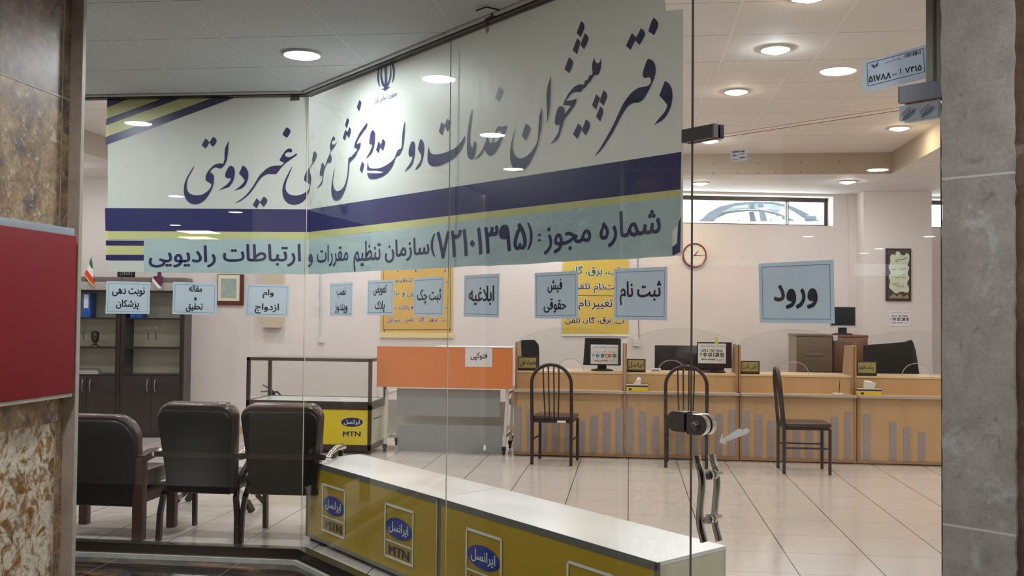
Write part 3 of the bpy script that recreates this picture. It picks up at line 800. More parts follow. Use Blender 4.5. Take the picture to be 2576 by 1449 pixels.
# ---- stone jamb at the right of the door
PO = EO - ND * .12
t0 = float(np.dot(PP(2369, 700, PO, ND) - PO, UD)); t1 = float(np.dot(PP(2552, 760, PO, ND) - PO, UD))
def jag(t, z0, z1, n, amp, seed):
    rr = random.Random(seed); return [(t + (rr.random() - .5) * amp, z0 + (z1 - z0) * i / n) for i in range(n + 1)]
L_ = jag(t0, ZG, ZOUT, 90, .0045, 3); R_ = jag(t1, ZG, ZOUT, 90, .005, 5)
out = [PO + UD * t + Z3 * z for t, z in R_] + [PO + UD * t + Z3 * z for t, z in L_[::-1]]
struct('wall_jamb', MB().slab(out, -ND, .30), 'stone_right', smooth=False)
mb = MB(); P = lambda t, d, z: PO + UD * t - ND * d + Z3 * z
mb.slab([P(t1 - .004, -.012, ZG), P(t1 + 1.6, -.012, ZG), P(t1 + 1.6, -.012, ZOUT), P(t1 - .004, -.012, ZOUT)], -ND, .25)
struct('wall_jamb_side', mb, 'stone_brown')
# bronze post between the fixed light over the door and the jamb
q0 = float(np.dot(onD(2339, 100) - EO, UD)); zq = float(onD(2350, 209)[2])
mb = MB().slab([EO + UD * t - ND * .025 + Z3 * z for t, z in ((q0, zq), (q0 + .16, zq), (q0 + .16, ZOUT), (q0, ZOUT))], -ND, .05)
mb.slab([EO + UD * t - ND * .028 + Z3 * z for t, z in ((q0 + .022, zq), (q0 + .03, zq), (q0 + .03, ZOUT), (q0 + .022, ZOUT))], -ND, .004, 1)
struct('trim_6', mb, ['bronze_light', 'bronze'])
# ---- street level beyond the high windows
YCAR = 20.0
zst = float(PY(1900, 562, YCAR)[2]) - .88
struct('ground', MB().quad((-12, 15.5, zst), (16, 15.5, zst), (16, 34, zst), (-12, 34, zst)), 'pavement')

# ================================================================== downlights
def downlight(pos, label, m_, r=.09, group='recessed downlights', cat='ceiling light'):
    t = thing('ceiling_light', label, cat, pos, 0, group)
    MB().lathe([(r * 1.16, -.001), (r * 1.14, -.010), (r * 1.02, -.012), (r, -.004), (r, .0)], n=36).build('lamp_ring', 'lamp_ring', t)
    d = MB().lathe([(0.0001, -.034), (r * .3, -.032), (r * .6, -.024), (r * .85, -.012), (r * 1.0, -.004)] if m_ != 'lamp_out' else [(0.0001, -.006), (r * .55, -.0055), (r * 1.0, -.004)], n=36)
    d.build('lamp_diffuser', m_, t)
    return t
def at_ceiling(px, py, z): return PZ(px, py, z)
W_ = 'white recessed downlight '
downlight(at_ceiling(1951, 122, ZNEAR), 'large cold white recessed downlight in the near shop ceiling, above the glass door', 'lamp_white', .083)
downlight(at_ceiling(2035, -12, ZNEAR), 'warm yellow downlight at the top edge of the picture, over the door', 'lamp_warm', .083)
downlight(at_ceiling(1852, 229, ZRAISE), 'warm yellow recessed downlight in the raised ceiling, just above the door glass edge', 'lamp_warm')
downlight(at_ceiling(2262, 321, ZRAISE), 'warm yellow recessed downlight by the right soffit, under the blue film clamp', 'lamp_warm')
downlight(at_ceiling(1785, 353, ZRAISE), 'cold white recessed downlight seen just below the left door clamp', 'lamp_white')
downlight(at_ceiling(1762, 460, ZPER), 'warm yellow downlight in the back ceiling strip, above the wall clock', 'lamp_warm')
downlight(at_ceiling(2132, 456, ZPER), 'cold white downlight in the back ceiling strip, right of the long high window', 'lamp_white')
downlight((XS - .15, 9.25, ZRAISE), 'warm downlight glowing on the right soffit, behind the stone jamb', 'lamp_amber')
for x, y in ((-.9, 8.5), (-.9, 10.8), (-2.7, 8.5), (-2.7, 10.8), (-4.4, 8.5), (-4.4, 10.8)):  # from here on, unseen lamps added to even out the shop light
    downlight((x, y, ZRAISE), 'added unseen downlight in the raised ceiling, behind the banner', 'lamp_white' if (x, y) != (-2.7, 8.5) else 'lamp_warm', group='added downlights behind the banner')
for x, y in ((-.9, 12.35), (-3.2, 12.0), (-6.3, 10.6), (-6.5, 8.2), (4.1, 10.8), (4.1, 8.3)):
    downlight((x, y, ZPER), 'added unseen downlight in the lower ceiling strip, behind the banner or jamb', 'lamp_white', group='added downlights in the lower ceiling strip')
downlight((-1.7, 6.45, ZNEAR), 'added unseen downlight close behind the glass and the banner', 'lamp_white', group='added downlights behind the glass')
downlight((1.75, 4.4, ZNEAR), 'added unseen downlight close behind the jamb', 'lamp_white', group='added downlights behind the glass')
# passage lamps
downlight(PZ(760, 135, ZOUT), 'round cold white downlight in the grey tiled ceiling outside the glass', 'lamp_out', .094, 'passage downlights')
for x, y in ((-3.62, 5.3), (-5.42, 5.47), (-1.71, 2.52), (-5.41, .85), (-5.41, -.98), (-7.2, -2.93), (.3, .4), (1.3, 1.9),  # last two on this line are unseen, added for light near the door
             (-13.07, -.945), (-12.8, -2.91), (-16.14, -1.335), (-15.84, -3.255), (-17.2, -3.45)):
    downlight((x, y, ZOUT), 'round downlight in the passage ceiling, seen only as a reflection in the glass, apart from two added unseen ones', 'lamp_out', .094, 'passage downlights behind the viewer')
for (x, y), mm in (((-7.37, -4.2), 'panel_white'), ((-7.96, -5.5), 'panel_warm')):
    t = thing('ceiling_panel_light', 'square ceiling light panel, white, seen as a reflection in the left glass' if mm == 'panel_white' else 'square amber ceiling light panel, seen as a reflection in the left glass', 'ceiling light', (x, y, ZOUT))
    MB().box(-.31, -.31, -.012, .31, .31, .0).build('lamp_frame', 'lamp_ring', t)
    MB().quad((-.28, -.28, -.014), (.28, -.28, -.014), (.28, .28, -.014), (-.28, .28, -.014)).build('lamp_diffuser', mm, t)

# ================================================================== the banner
OB = .022
def clipx(poly, x0, keep_left):
    out = []
    for i in range(len(poly)):
        a, b_ = poly[i], poly[(i + 1) % len(poly)]
        ia = (a[0] <= x0) == keep_left; ib = (b_[0] <= x0) == keep_left
        if ia: out.append(a)
        if ia != ib:
            t = (x0 - a[0]) / (b_[0] - a[0]); out.append((x0, a[1] + t * (b_[1] - a[1])))
    return out
def fold_x(y): return 779.5 - (y - 230) * .0105
FX = 777.0
def sheet(mb, poly, off, mi=0):
    """a photographed outline laid on the hanging banner, which folds at the corner of the glass"""
    for left, f in ((True, onA), (False, onB)):
        pl = clipx([tuple(p[:2]) for p in poly], FX, left)
        if len(pl) >= 3: mb.poly([[f(x, y, off) for x, y in pl]], mi)
def sheet_h(mb, loops, off, f): mb.poly([[f(x, y, off) for x, y in lp] for lp in loops])
ban = thing('banner', 'large cream vinyl banner with navy calligraphy, navy and lime stripes, hung inside the glass corner', 'banner', CO + NB * .02 + Z3 * 1.7)
# the sheet itself, as a fine grid with slight waves
def wave(u, v): return .0005 * math.sin(u * 9 + v * 3) * (1 - .3 * v) + .0003 * math.sin(u * 23 + 1.3)
def grid_sheet(f, n_in, xs, top, bot, rows=14, amp=1.0):
    vs = []; fs = []
    for i, x in enumerate(xs):
        for j in range(rows + 1):
            y = top(x) + (bot(x) - top(x)) * j / rows
            p = f(x, y, OB); e = min(1, abs(x - FX) / 40)
            vs.append(p + n_in * (amp * e * wave(p[0] + p[1] * .4, j / rows) + .001))
    k = rows + 1
    for i in range(len(xs) - 1):
        for j in range(rows): fs.append([i * k + j, (i + 1) * k + j, (i + 1) * k + j + 1, i * k + j + 1])
    return vs, fs
mb = MB()
botA = lambda x: 683 + (x - 265) * 7 / 513
mb.add(*grid_sheet(onA, NA, [271 + (FX - 271) * i / 40 for i in range(41)], lambda x: 233, botA))
def topB(x): return 232 - (x - FX) * .392 if x < 1672 else max(-120, 6)
def topB(x):
    if x <= 1660: return 231 - (x - FX) * .392
    return -115 + (x - 1660) * 9.2 if x < 1675 else 27 - (x - 1675) * .1
botB = lambda x: 690 - (x - FX) * .0505
mb.add(*grid_sheet(onB, NB, [FX + (1660 - FX) * i / 60 for i in range(61)] + [1668, 1675, 1690, 1705, 1718], topB, botB))
# thickness
mb.build('banner_sheet', 'vinyl', ban, world=True, recalc=False)
o1 = OB - .0012
mb = MB()
NAVY = [[(270, 234.5), (359, 236), (269, 270)], [(267.5, 299), (440, 236), (490, 234.5), (266.5, 315.5)], [(266, 344.5), (569.5, 233.5), (624, 233.5), (265, 365.2)],
        [(264, 523.5), (FX, 526.5), (FX, 583.5), (265, 581)], [(FX, 526.5), (1714, 382), (1712, 476), (FX, 583.5)],
        [(266, 605), (362, 605.5), (362, 618), (266, 617.5)], [(266, 641), (362, 641.5), (362, 655), (266, 654.5)],
        [(1706, 562), (1713, 545), (1711, 634), (1690, 644), (1688, 624), (1703, 612)]]
for p in NAVY: sheet(mb, p, o1)
mb.build('navy_stripe', 'navy', ban, world=True)
mb = MB()
LIME = [[(269, 270), (359, 236), (440, 236), (267.5, 299)], [(266.5, 315.5), (490, 234.5), (569.5, 233.5), (266, 344.5)],
        [(265, 582), (FX, 584), (FX, 602), (265, 602)], [(FX, 584), (1712, 477), (1712, 494), (FX, 602)], [(266, 618.5), (362, 618.5), (362, 640.5), (266, 640.5)]]
for p in LIME: sheet(mb, p, o1)
mb.build('lime_stripe', 'lime', ban, world=True)
# calligraphy, traced stroke by stroke
def Z(ox, oy, s, pts): return [(ox + p[0] / s, oy + p[1] / s) + tuple(p[2:]) for p in pts]
D_ = lambda *p: [(*q, 1) for q in p]
c1 = lambda p: Z(450, 320, 6.9, p)
c2 = lambda p: Z(690, 310, 6.588, p)
c3 = lambda p: Z(820, 240, 5.178, p)
c4 = lambda p: Z(910, 260, 6.9, p)
c5 = lambda p: Z(1060, 210, 6.5875, p)
c6 = lambda p: Z(1260, 180, 5.572, p)
c7 = lambda p: Z(1380, 30, 4.389, p)
c8 = lambda p: Z(1480, 30, 3.8125, p)
STROKES = [
 c1([(465,190,1),(500,228),(530,265,1),(500,320),(465,370,1),(430,345),(397,312,1),(428,248)]), c1([(592,168,1),(635,190),(655,240),(630,295),(592,343,1),(560,310),(528,262,1),(560,215)]),
 c1([(874,228,1),(862,300),(855,420),(838,545),(815,620),(775,680),(735,712),(705,718),(660,700),(620,700),(580,725),(540,778,1),(590,815),(608,860),(608,930),(595,1010),(560,1100),(500,1200),(430,1280),(350,1325),(270,1337),(190,1315),(125,1250),(92,1160),(85,1060),(105,950),(150,850),(210,750),(267,668,1),(255,710),(200,810),(155,900),(138,980),(140,1060),(165,1125),(220,1165),(300,1182),(390,1172),(470,1130),(530,1075),(560,1020),(563,985,1),(520,960),(470,925),(463,890),(475,820),(520,745),(590,670),(650,638),(710,628),(760,630),(780,600),(792,540),(795,400),(825,310)]),
 c1([(905,668),(950,695),(970,760),(965,850),(940,940),(890,1015),(850,1045),(690,1093,1),(760,1045),(840,985),(885,930),(905,882,1),(860,888),(820,875),(802,840),(815,780),(850,710),(880,677)]),
 c1([(1107,660,1),(1160,700),(1195,760),(1208,830),(1195,920),(1150,1010),(1080,1065),(960,1097,1),(1030,1050),(1100,985),(1138,930),(1120,890),(1080,840),(1042,800,1),(1075,735)]),
 [(590.6,511.3,1),(600.7,507.7),(613.8,499.7),(626.8,488.1),(638.4,473.6),(647.1,460.6),(657.2,447.5),(667.4,440.3),(676,437.7),(688,438),(694.6,437.5),(699,433),(708,421),(717,412),(729.5,402.6),(740,395),(748.4,388.2,1),(744.6,386.7),(738.6,390.5),(731,394.2),(724.2,395),(718.8,392.7),(716.6,389),(719.6,384.4),(725.7,382.6),(731.7,383.6),(734.8,380.6),(734.3,376),(730.2,373.5),(724,374.5),(717.3,379.8),(709.7,390.5),(704,401),(705.2,404.9),(715,409,1),(708.2,415.5),(699.1,416.3),(690,416.6),(681.9,418.6),(671.7,423.6),(660,433.8),(651.4,443.2),(642.8,457.7),(632.6,473.6),(621,488.1),(609.4,499),(599.3,505.5)],
 c2([(205,65,1),(250,95),(270,140),(240,200),(210,243,1),(170,215),(133,185,1),(165,120)]),
 c1([(1350,1230,1),(1410,1295,1),(1350,1413,1),(1280,1348,1)]), c1([(1470,1207,1),(1515,1230),(1533,1290),(1470,1387,1),(1405,1302,1)]),
 c2([(300,708,1),(285,760),(240,870),(205,960),(188,1040),(195,1110),(235,1165),(310,1195),(390,1195),(470,1170),(540,1125),(578,1080),(588,1015,1),(545,985),(500,950),(495,915),(510,850),(550,775),(600,710),(638,640,1),(627,610),(640,530),(648,482),(668,467),(695,490),(704,530),(690,590),(655,650),(612,715),(590,745),(585,800),(607,870),(612,930),(603,1000),(590,1080),(575,1150),(530,1240),(460,1310),(380,1345),(300,1350),(220,1320),(165,1260),(138,1180),(135,1090),(160,980),(210,870),(265,765)]),
 c2([(985,220),(1005,240),(1003,285,1),(975,285),(955,310),(960,345),(985,355),(1010,340),(1037,308,1),(1025,340),(975,420),(945,460),(930,490),(930,515,1),(950,560),(950,600),(935,660,1),(910,655),(885,660),(865,690),(835,760),(820,820),(810,900),(800,960),(780,1020),(700,1092,1),(735,1035),(770,985),(790,940),(798,870,1),(775,878),(755,855),(755,800),(770,730),(785,670),(805,658),(822,680),(832,720,1),(850,690),(870,620),(910,520),(935,445,1),(918,410),(925,350),(945,280),(965,235)]),
 c3([(540,350,1),(528,410),(495,460),(450,520),(410,590),(395,640,1),(450,612,1),(440,680),(410,730),(385,790),(360,820),(330,850),(303,885,1),(300,960),(290,1050),(270,1150),(235,1260),(190,1340),(135,1370),(90,1345),(70,1270),(72,1180),(85,1080),(100,990),(113,940,1),(108,1000),(92,1090),(92,1160),(110,1215),(150,1248),(200,1225),(240,1170),(265,1090),(280,1010),(287,900),(290,830,1),(300,812),(325,800),(340,797,1),(345,770,1),(363,767,1),(375,742,1),(400,720),(405,690,1),(365,682,1),(378,620),(410,545),(450,470),(500,400)]),
 c3([(432,60,1),(458,95),(430,212,1),(402,155,1)]), c3([(275,293,1),(297,325),(270,430,1),(248,385,1)]), c3([(252,445,1),(282,478,1),(245,590,1),(218,552,1)]), c3([(305,410,1),(322,440),(318,490),(298,558,1),(270,510,1)]), c3([(470,860,1),(494,905),(468,1018,1),(438,965,1)]),
 c3([(610,450),(632,480),(635,560),(625,650),(605,720),(580,765),(516,828,1),(545,780),(578,720),(598,660),(603,625,1),(585,640),(566,625),(565,580),(580,500),(597,460)]),
 c4([(750,297,1),(745,400),(738,550),(725,680),(700,790),(665,870),(640,905),(610,915),(585,935),(565,1000),(530,1085),(480,1160),(400,1240),(300,1290),(200,1310),(135,1305),(105,1270),(92,1200),(95,1100),(103,1000,1),(112,1080),(140,1120),(200,1133),(300,1125),(400,1085),(500,1020),(560,955),(590,890),(620,820),(650,795,1),(680,785),(695,720),(700,600),(715,450)]),
 c4([(290,660,1),(328,710,1),(285,862,1),(247,812,1)]), c4([(362,615,1),(395,650),(395,710),(360,817,1),(318,760,1)]),
 c4([(885,658),(915,685),(922,760),(915,880),(895,990),(855,1090),(740,1193,1),(790,1110),(840,1040),(870,970),(885,910,1),(860,925),(825,915),(812,870),(820,790),(845,705),(865,667)]),
 c4([(1020,612,1),(1060,660),(1078,740),(1075,860),(1050,980),(1010,1090),(920,1165,1),(965,1080),(1010,1010),(1032,945),(1025,890),(973,800,1),(990,710)]),
 c5([(120,1040,1),(130,1110),(160,1155),(220,1175),(320,1165),(430,1130),(540,1080),(620,1010),(680,930),(724,860,1),(715,940),(680,1050),(620,1150),(530,1240),(420,1310),(300,1360),(200,1372),(140,1350),(105,1290),(100,1220),(105,1130)]),
 c5([(330,640,1),(385,700,1),(340,860,1),(288,795,1)]), c5([(428,588,1),(470,620),(475,670),(430,805,1),(383,690,1)]),
 c5([(843,408,1),(838,500),(815,700),(800,900),(805,1000),(825,1050),(850,1070,1),(865,980),(880,955),(900,985),(905,1060),(890,1160),(860,1240),(820,1258),(780,1230),(755,1150),(755,1000),(765,800),(800,560)]),
 c5([(1280,60,1),(1325,90),(1340,150),(1285,304,1),(1223,240,1)]),
 c6([(211,776,1),(190,860),(170,960),(162,1050),(175,1130),(210,1190),(270,1215),(340,1195),(410,1140),(470,1060),(505,990),(520,900),(527,780),(535,650),(555,560),(573,490,1),(577,600),(575,720),(560,830),(535,950),(510,1050),(470,1150),(420,1250),(370,1330),(310,1380),(250,1400),(190,1380),(150,1310),(130,1220),(130,1100),(150,980),(180,860)]),
 c6([(347,728,1),(390,765),(405,820),(347,970,1),(293,900,1)]),
 c6([(703,60,1),(700,200),(692,400),(680,560),(655,690),(640,732,1),(645,600),(640,450),(640,320),(655,200)]),
 c7([(505,503,1),(515,545),(540,568),(565,550),(578,510,1),(582,580),(570,650),(545,695),(510,700),(490,720),(465,765),(430,800),(405,840,1),(385,845),(355,885),(310,885),(265,895),(230,930),(195,980,1),(250,975),(310,956,1),(300,1010),(250,1090),(185,1175),(165,1210),(155,1260),(135,1320),(110,1390),(70,1430),(14,1468,1),(70,1390),(110,1320),(120,1240,1),(90,1252),(70,1225),(75,1150),(100,1070),(130,1040),(165,1055),(178,1090),(175,1130,1),(215,1080),(245,1035,1),(158,1030,1),(175,980),(220,900),(280,830),(340,800),(385,805,1),(405,755,1),(430,750,1),(450,701,1),(480,690),(485,660),(478,620),(485,560)]),
 c7([(360,100,1),(390,130),(395,180),(355,280,1),(308,235,1)]), c7([(315,288,1),(353,330,1),(315,467,1),(266,425,1)]), c7([(400,235,1),(437,275),(435,320),(393,415,1),(350,365,1)]), c7([(225,500,1),(265,540),(265,590),(228,679,1),(175,632,1)]),
 c7([(525,907,1),(568,950,1),(525,1082,1),(480,1030,1)]), c7([(607,862,1),(640,900),(643,950),(605,1037,1),(561,985,1)]), c7([(570,1042,1),(600,1075),(598,1130),(570,1212,1),(523,1155,1)]),
 c7([(327,1228,1),(372,1280,1),(318,1404,1),(268,1350,1)]), c7([(412,1186,1),(450,1220),(452,1280),(410,1365,1),(366,1310,1)]),
 c8([(585,452),(625,475),(645,530),(640,610),(610,690),(570,770),(530,835),(485,868),(430,875),(380,905),(340,960),(300,1030),(250,1130),(190,1230),(120,1330),(53,1390,1),(110,1310),(180,1190),(240,1080),(290,970),(340,870),(400,790),(450,745),(500,722),(560,712),(590,690),(600,660),(590,630),(570,627),(545,635),(525,620),(522,585),(540,520),(565,460)]),
 c8([(628,53,1),(668,100),(665,150),(630,224,1),(575,185,1),(600,105)]), c8([(418,200,1),(462,250,1),(405,365,1),(360,325,1)]), c8([(505,155,1),(540,190),(540,230),(492,320,1),(446,270,1)]),
 c8([(735,660,1),(780,695),(805,760),(802,860),(775,950),(720,1030),(628,1086,1),(680,1020),(730,960),(755,905),(745,875),(680,800,1)]),
]
mb = MB(); o2 = o1 - .0008
for st in STROKES: sheet(mb, smooth_closed(st), o2)
kh = smooth_closed(c5([(870,1279,1),(930,1200),(1000,1110),(1050,1000),(1075,930),(1110,773,1),(1112,850),(1108,930),(1125,975),(1160,992,1),(1185,930),(1215,840),(1240,760),(1270,712),(1340,715),(1411,698,1),(1395,770),(1350,880),(1310,980),(1270,1070),(1220,1150),(1160,1195),(1110,1190),(1070,1140),(1045,1090,1),(1020,1140),(970,1200)]))
hole = smooth_closed(c5([(1187,983),(1250,960),(1305,890),(1330,830),(1305,792),(1270,790),(1240,835),(1207,920)]))
sheet_h(mb, [kh, hole], o2, onB)
mb.build('calligraphy', 'ink', ban, world=True)
# crest with its caption
e1 = lambda p: Z(920, 120, 9.058, p)
mb = MB()
for st in ([(372,376,1),(310,430),(270,540),(258,660),(270,780),(300,870),(317,905,1),(305,800),(298,690),(305,560),(330,450)],
           [(378,418,1),(345,480),(330,600),(340,740),(375,860),(420,910),(345,960,1),(400,962),(425,970),(440,997,1),(455,965),(500,930),(550,893,1),(500,885),(530,810),(570,680),(580,540),(570,420),(545,355),(523,338,1),(550,420),(555,540),(545,640),(505,780),(485,815),(478,640),(485,328,1),(425,328,1),(430,640),(428,825),(400,780),(370,670),(365,560)],
           [(548,318,1),(600,320),(640,380),(660,500),(650,640),(620,750),(588,810,1),(610,700),(620,560),(600,420),(575,360)]):
    sheet(mb, smooth_closed(e1(st)), o2)
put_text(mb, 'جمهوری اسلامی ایران', [onB(940, 246, o2), onB(998, 227, o2), onB(998, 243, o2), onB(941, 263, o2)], .0, 2)
mb.build('crest', 'ink', ban, world=True)

# the licence strip taped along the lower edge
st = thing('paper_strip', 'pale blue paper strip with a licence number, taped along the lower edge of the banner', 'sign', CO + NB * .02 + Z3 * 1.66)
mb = MB(); o3 = OB - .003
rr = random.Random(4)
def rag(x0, x1, ya, yb, n): return [(x0 + (x1 - x0) * i / n, ya + (yb - ya) * i / n + (rr.random() - .5) * 3) for i in range(n + 1)]
sheet(mb, rag(362, 770, 600, 602, 16) + rag(770, 362, 690, 684, 16), o3)
sheet(mb, rag(FX, 1713, 602, 494, 30) + [(1708, 560), (1690, 580), (1692, 645)] + rag(1690, 1100, 646, 674, 18) + rag(1095, FX, 675, 690, 10), o3)
mb.build('strip_paper', 'strip', st, world=True)
o4 = o3 - .0008
def wA(s, x0, y0, x1, y1, b_=.018):
    mb = MB(); put_text(mb, s, [onA(x0, y0, o4), onA(x1, y0, o4), onA(x1, y1, o4), onA(x0, y1, o4)], b_, 3); mb.build('strip_word', 'ink', st, world=True)
def wB(s, x0, y0, x1, y1, sl=-.115, b_=.018):
    d = sl * (x1 - x0) / 2; mb = MB()
    put_text(mb, s, [onB(x0, y0 - d, o4), onB(x1, y0 + d, o4), onB(x1, y1 + d, o4), onB(x0, y1 - d, o4)], b_, 3); mb.build('strip_word', 'ink', st, world=True)
wA('رادیویی', 374, 617, 543, 673); wA('ارتباطات', 561, 614, 757, 671)
wB('و', 775, 638, 787, 672, -.05); wB('مقررات', 797, 615, 876, 671, -.06); wB('تنظیم', 889, 606, 958, 682, -.07); wB('سازمان', 968, 600, 1080, 657, -.09)
wB('(', 1083, 588, 1095, 646, 0); wB('۷۲۱۰۱۳۹۵', 1098, 570, 1325, 640, -.11); wB(')', 1326, 560, 1340, 628, 0); wB(':', 1353, 588, 1361, 607, 0)
wB('مجوز', 1368, 566, 1487, 634, -.12); wB('شماره', 1508, 528, 1662, 616, -.125)
# scraps of tape holding the banner
for i, (x, y, w, h, f) in enumerate([(845, 215, 7, 12, onB), (1033, 142, 9, 12, onB), (1226, 76, 10, 20, onB)]):
    mb = MB(); mb.poly([smooth3 for smooth3 in [[f(*p, .015) for p in smooth_closed([(x - w / 2, y - h / 3), (x + w / 3, y - h / 2), (x + w / 2, y), (x, y + h / 2, 1), (x - w / 3, y + h / 4)], 3)]]])
    tag(mb.build('tape_scrap', 'tape'), ('small cream scrap of tape left of the crest on the banner', 'small cream scrap of tape right of the crest on the banner', 'hook shaped cream scrap of tape under the ceiling clip')[i], 'tape', 'tape scraps on the banner')
mb = MB().slab([onA(x, y, .012) for x, y in ((731, 240), (755, 238), (753, 252), (729, 254))], -NA, .001)
tag(mb.build('tape_patch', 'tape_grey'), 'grey tape patch at the top of the banner, left of the glass corner', 'tape')
# bracket on the passage ceiling
bp_ = PZ(1222, 32, ZOUT)
t = thing('ceiling_clip', 'dark folded clip on the passage ceiling above the banner', 'clip', bp_)
pts = [PZ(*p, ZOUT) - Z3 * .012 for p in ((1198, 20), (1224, 11), (1257, 19), (1247, 34), (1228, 47))]
mb = MB(); mb.tube(pts[:3], .004, 6, 0); mb.build('wire', 'black', t, world=True)
mb = MB().slab([PZ(*p, ZOUT) - Z3 * .016 for p in ((1219, 42), (1239, 31), (1247, 34), (1243, 41), (1226, 48))], -Z3, .014); mb.build('clip_body', 'black', t, world=True)

# ================================================================== signs on the glass
SIGNS = [
 (onA, -NA, [(268,707),(378,710),(376,790),(265,789)], [('نوبت دهی', 282,722,364,746), ('پزشکان', 293,754,350,779)], 'light blue paper sign on the left glass, two lines, lowest left beside the flag'),
 (onA, -NA, [(436,709),(546,713),(544,793),(433,790)], [('مقاله', 475,717,508,734), ('و', 488,748,495,757), ('تحقیق', 469,763,511,785)], 'light blue paper sign with three lines of lettering, left of the framed certificate'),
 (onA, -NA, [(620,714),(729,717),(725,797),(615,795)], [('وام', 660,728,688,751), ('ازدواج', 642,763,703,789)], 'light blue paper sign on the left glass, in front of the beige wall box'),
 (onB, -NB, [(830,713),(887,709),(886,796),(830,795)], [('نصب', 848,723,870,748), ('ویندوز', 843,763,875,788)], 'narrowest light blue paper sign, just right of the wall conduit'),
 (onB, -NB, [(925,706),(990,703),(989,793),(924,792)], [('تعویض', 940,717,973,744), ('پلاک', 944,756,969,786)], 'light blue paper sign overlapping the left edge of the amber poster'),
 (onB, -NB, [(1041,699),(1118,694),(1115,797),(1040,795)], [('ثبت چک', 1050,726,1110,766)], 'light blue paper sign in front of the middle of the amber poster'),
 (onB, -NB, [(1168,693),(1257,688),(1255,799),(1166,797)], [('ابلاغیه', 1180,719,1244,768)], 'light blue paper sign with one word, between the two yellow posters'),
 (onB, -NB, [(1345,687),(1454,681),(1454,802),(1345,801)], [('فیش', 1379,702,1416,737), ('حقوقی', 1369,751,1426,787)], 'light blue paper sign overlapping the left edge of the yellow poster, two lines'),
 (onB, -NB, [(1545,676),(1679,671),(1678,806),(1544,804)], [('ثبت نام', 1560,707,1664,768)], 'light blue paper sign left of the door edge, overlapping the yellow poster'),
 (onD, -ND, [(1908,663),(2097,653),(2100,814),(1911,812)], [('ورود', 1948,715,2059,777)], 'largest light blue paper sign, on the glass door, one bold word'),
]
for f, n, cor, lines, label in SIGNS:
    q = [f(x, y, .0085) for x, y in cor]
    ctr = sum(q) / 4
    t = thing('paper_sign', label, 'sign', (q[2] + q[3]) / 2, 0, 'light blue paper signs on the glass')
    MB().slab(q, n, .0006).build('sheet', 'blue_paper', t, world=True)
    mb = MB(); border(mb, lift(q, n, .0006), .045, .008); mb.build('border_line', 'blue_line', t, world=True)
    xl = (cor[0][0] + cor[3][0]) / 2; xr_ = (cor[1][0] + cor[2][0]) / 2
    for s, x0, y0, x1, y1 in lines:
        u0, u1 = (x0 - xl) / (xr_ - xl), (x1 - xl) / (xr_ - xl); um = (u0 + u1) / 2
        yt = cor[0][1] * (1 - um) + cor[1][1] * um; yb = cor[3][1] * (1 - um) + cor[2][1] * um
        mb = MB(); put_text(mb, s, sub_quad(lift(q, n, .0009), u0, (y0 - yt) / (yb - yt), u1, (y1 - yt) / (yb - yt)), .022, 3)
        mb.build('lettering', 'black_ink', t, world=True)

# ================================================================== glass door with its hardware
door = structure_root('door_1', EO + UD * .46 + Z3 * 0)
P = lambda t, d, z: EO + UD * t - ND * d + Z3 * z      # d: toward the passage
def dslab(mb, t0, t1, z0, z1, d, th, mi=0): mb.slab([P(t0, d, z0), P(t1, d, z0), P(t1, d, z1), P(t0, d, z1)], -ND, th, mi)
mb = MB(); dslab(mb, .0025, .928, .008, ZD - .004, .005, .010); mb.m = [0, 0, 1, 1, 1, 2]
mb.build('door_glass', ['glass', 'glass_edge', 'glass_edge'], door, world=True, smooth=False)
# S shaped pull handles on both faces
def handle(mb, d, px_pts):
    path = []
    for px, py in px_pts:
        q = PP(px, py, EO - ND * d, ND); path.append(q)
    # smooth
    out = []
    for i in range(len(path) - 1):
        for k in range(4):
            t = k / 4; p0 = path[max(i - 1, 0)]; p1 = path[i]; p2_ = path[i + 1]; p3 = path[min(i + 2, len(path) - 1)]
            out.append(.5 * (2 * p1 + (p2_ - p0) * t + (2 * p0 - 5 * p1 + 4 * p2_ - p3) * t * t + (-p0 + 3 * p1 - 3 * p2_ + p3) * t ** 3))
    out.append(path[-1]); mb.tube(out, .0142, 16)
hp = [(1752, 1147), (1756, 1163), (1763, 1185), (1766, 1210), (1765, 1240), (1762, 1270), (1760, 1300), (1762, 1325), (1767, 1345), (1772, 1364)]
hd = .062
mb = MB(); handle(mb, hd, hp); h1 = mb.build('door_handle', 'chrome', door, world=True)
mb = MB(); handle(mb, -hd, [(x + 37.5, y - 3) for x, y in hp]); h2 = mb.build('door_handle', 'chrome', door, world=True)
for y in (1199, 1310):
    a = PP(1763.5 if y < 1250 else 1761.5, y, EO - ND * hd, ND); tt = float(np.dot(a - EO, UD)); z = float(a[2])
    MB().tube([P(tt, hd - .004, z), P(tt, .0125, z)], .0135, 16).tube([P(tt, .016, z), P(tt, .0055, z)], [.0175, .0175], 20, 1).tube([P(tt, -.0055, z), P(tt, -.016, z)], .0175, 20, 1).tube([P(tt, -.016, z), P(tt, -hd + .004, z)], .0095, 14, 1).build('handle_post', ['black', 'chrome'] if y < 1250 else ['steel', 'chrome'], door, world=True)
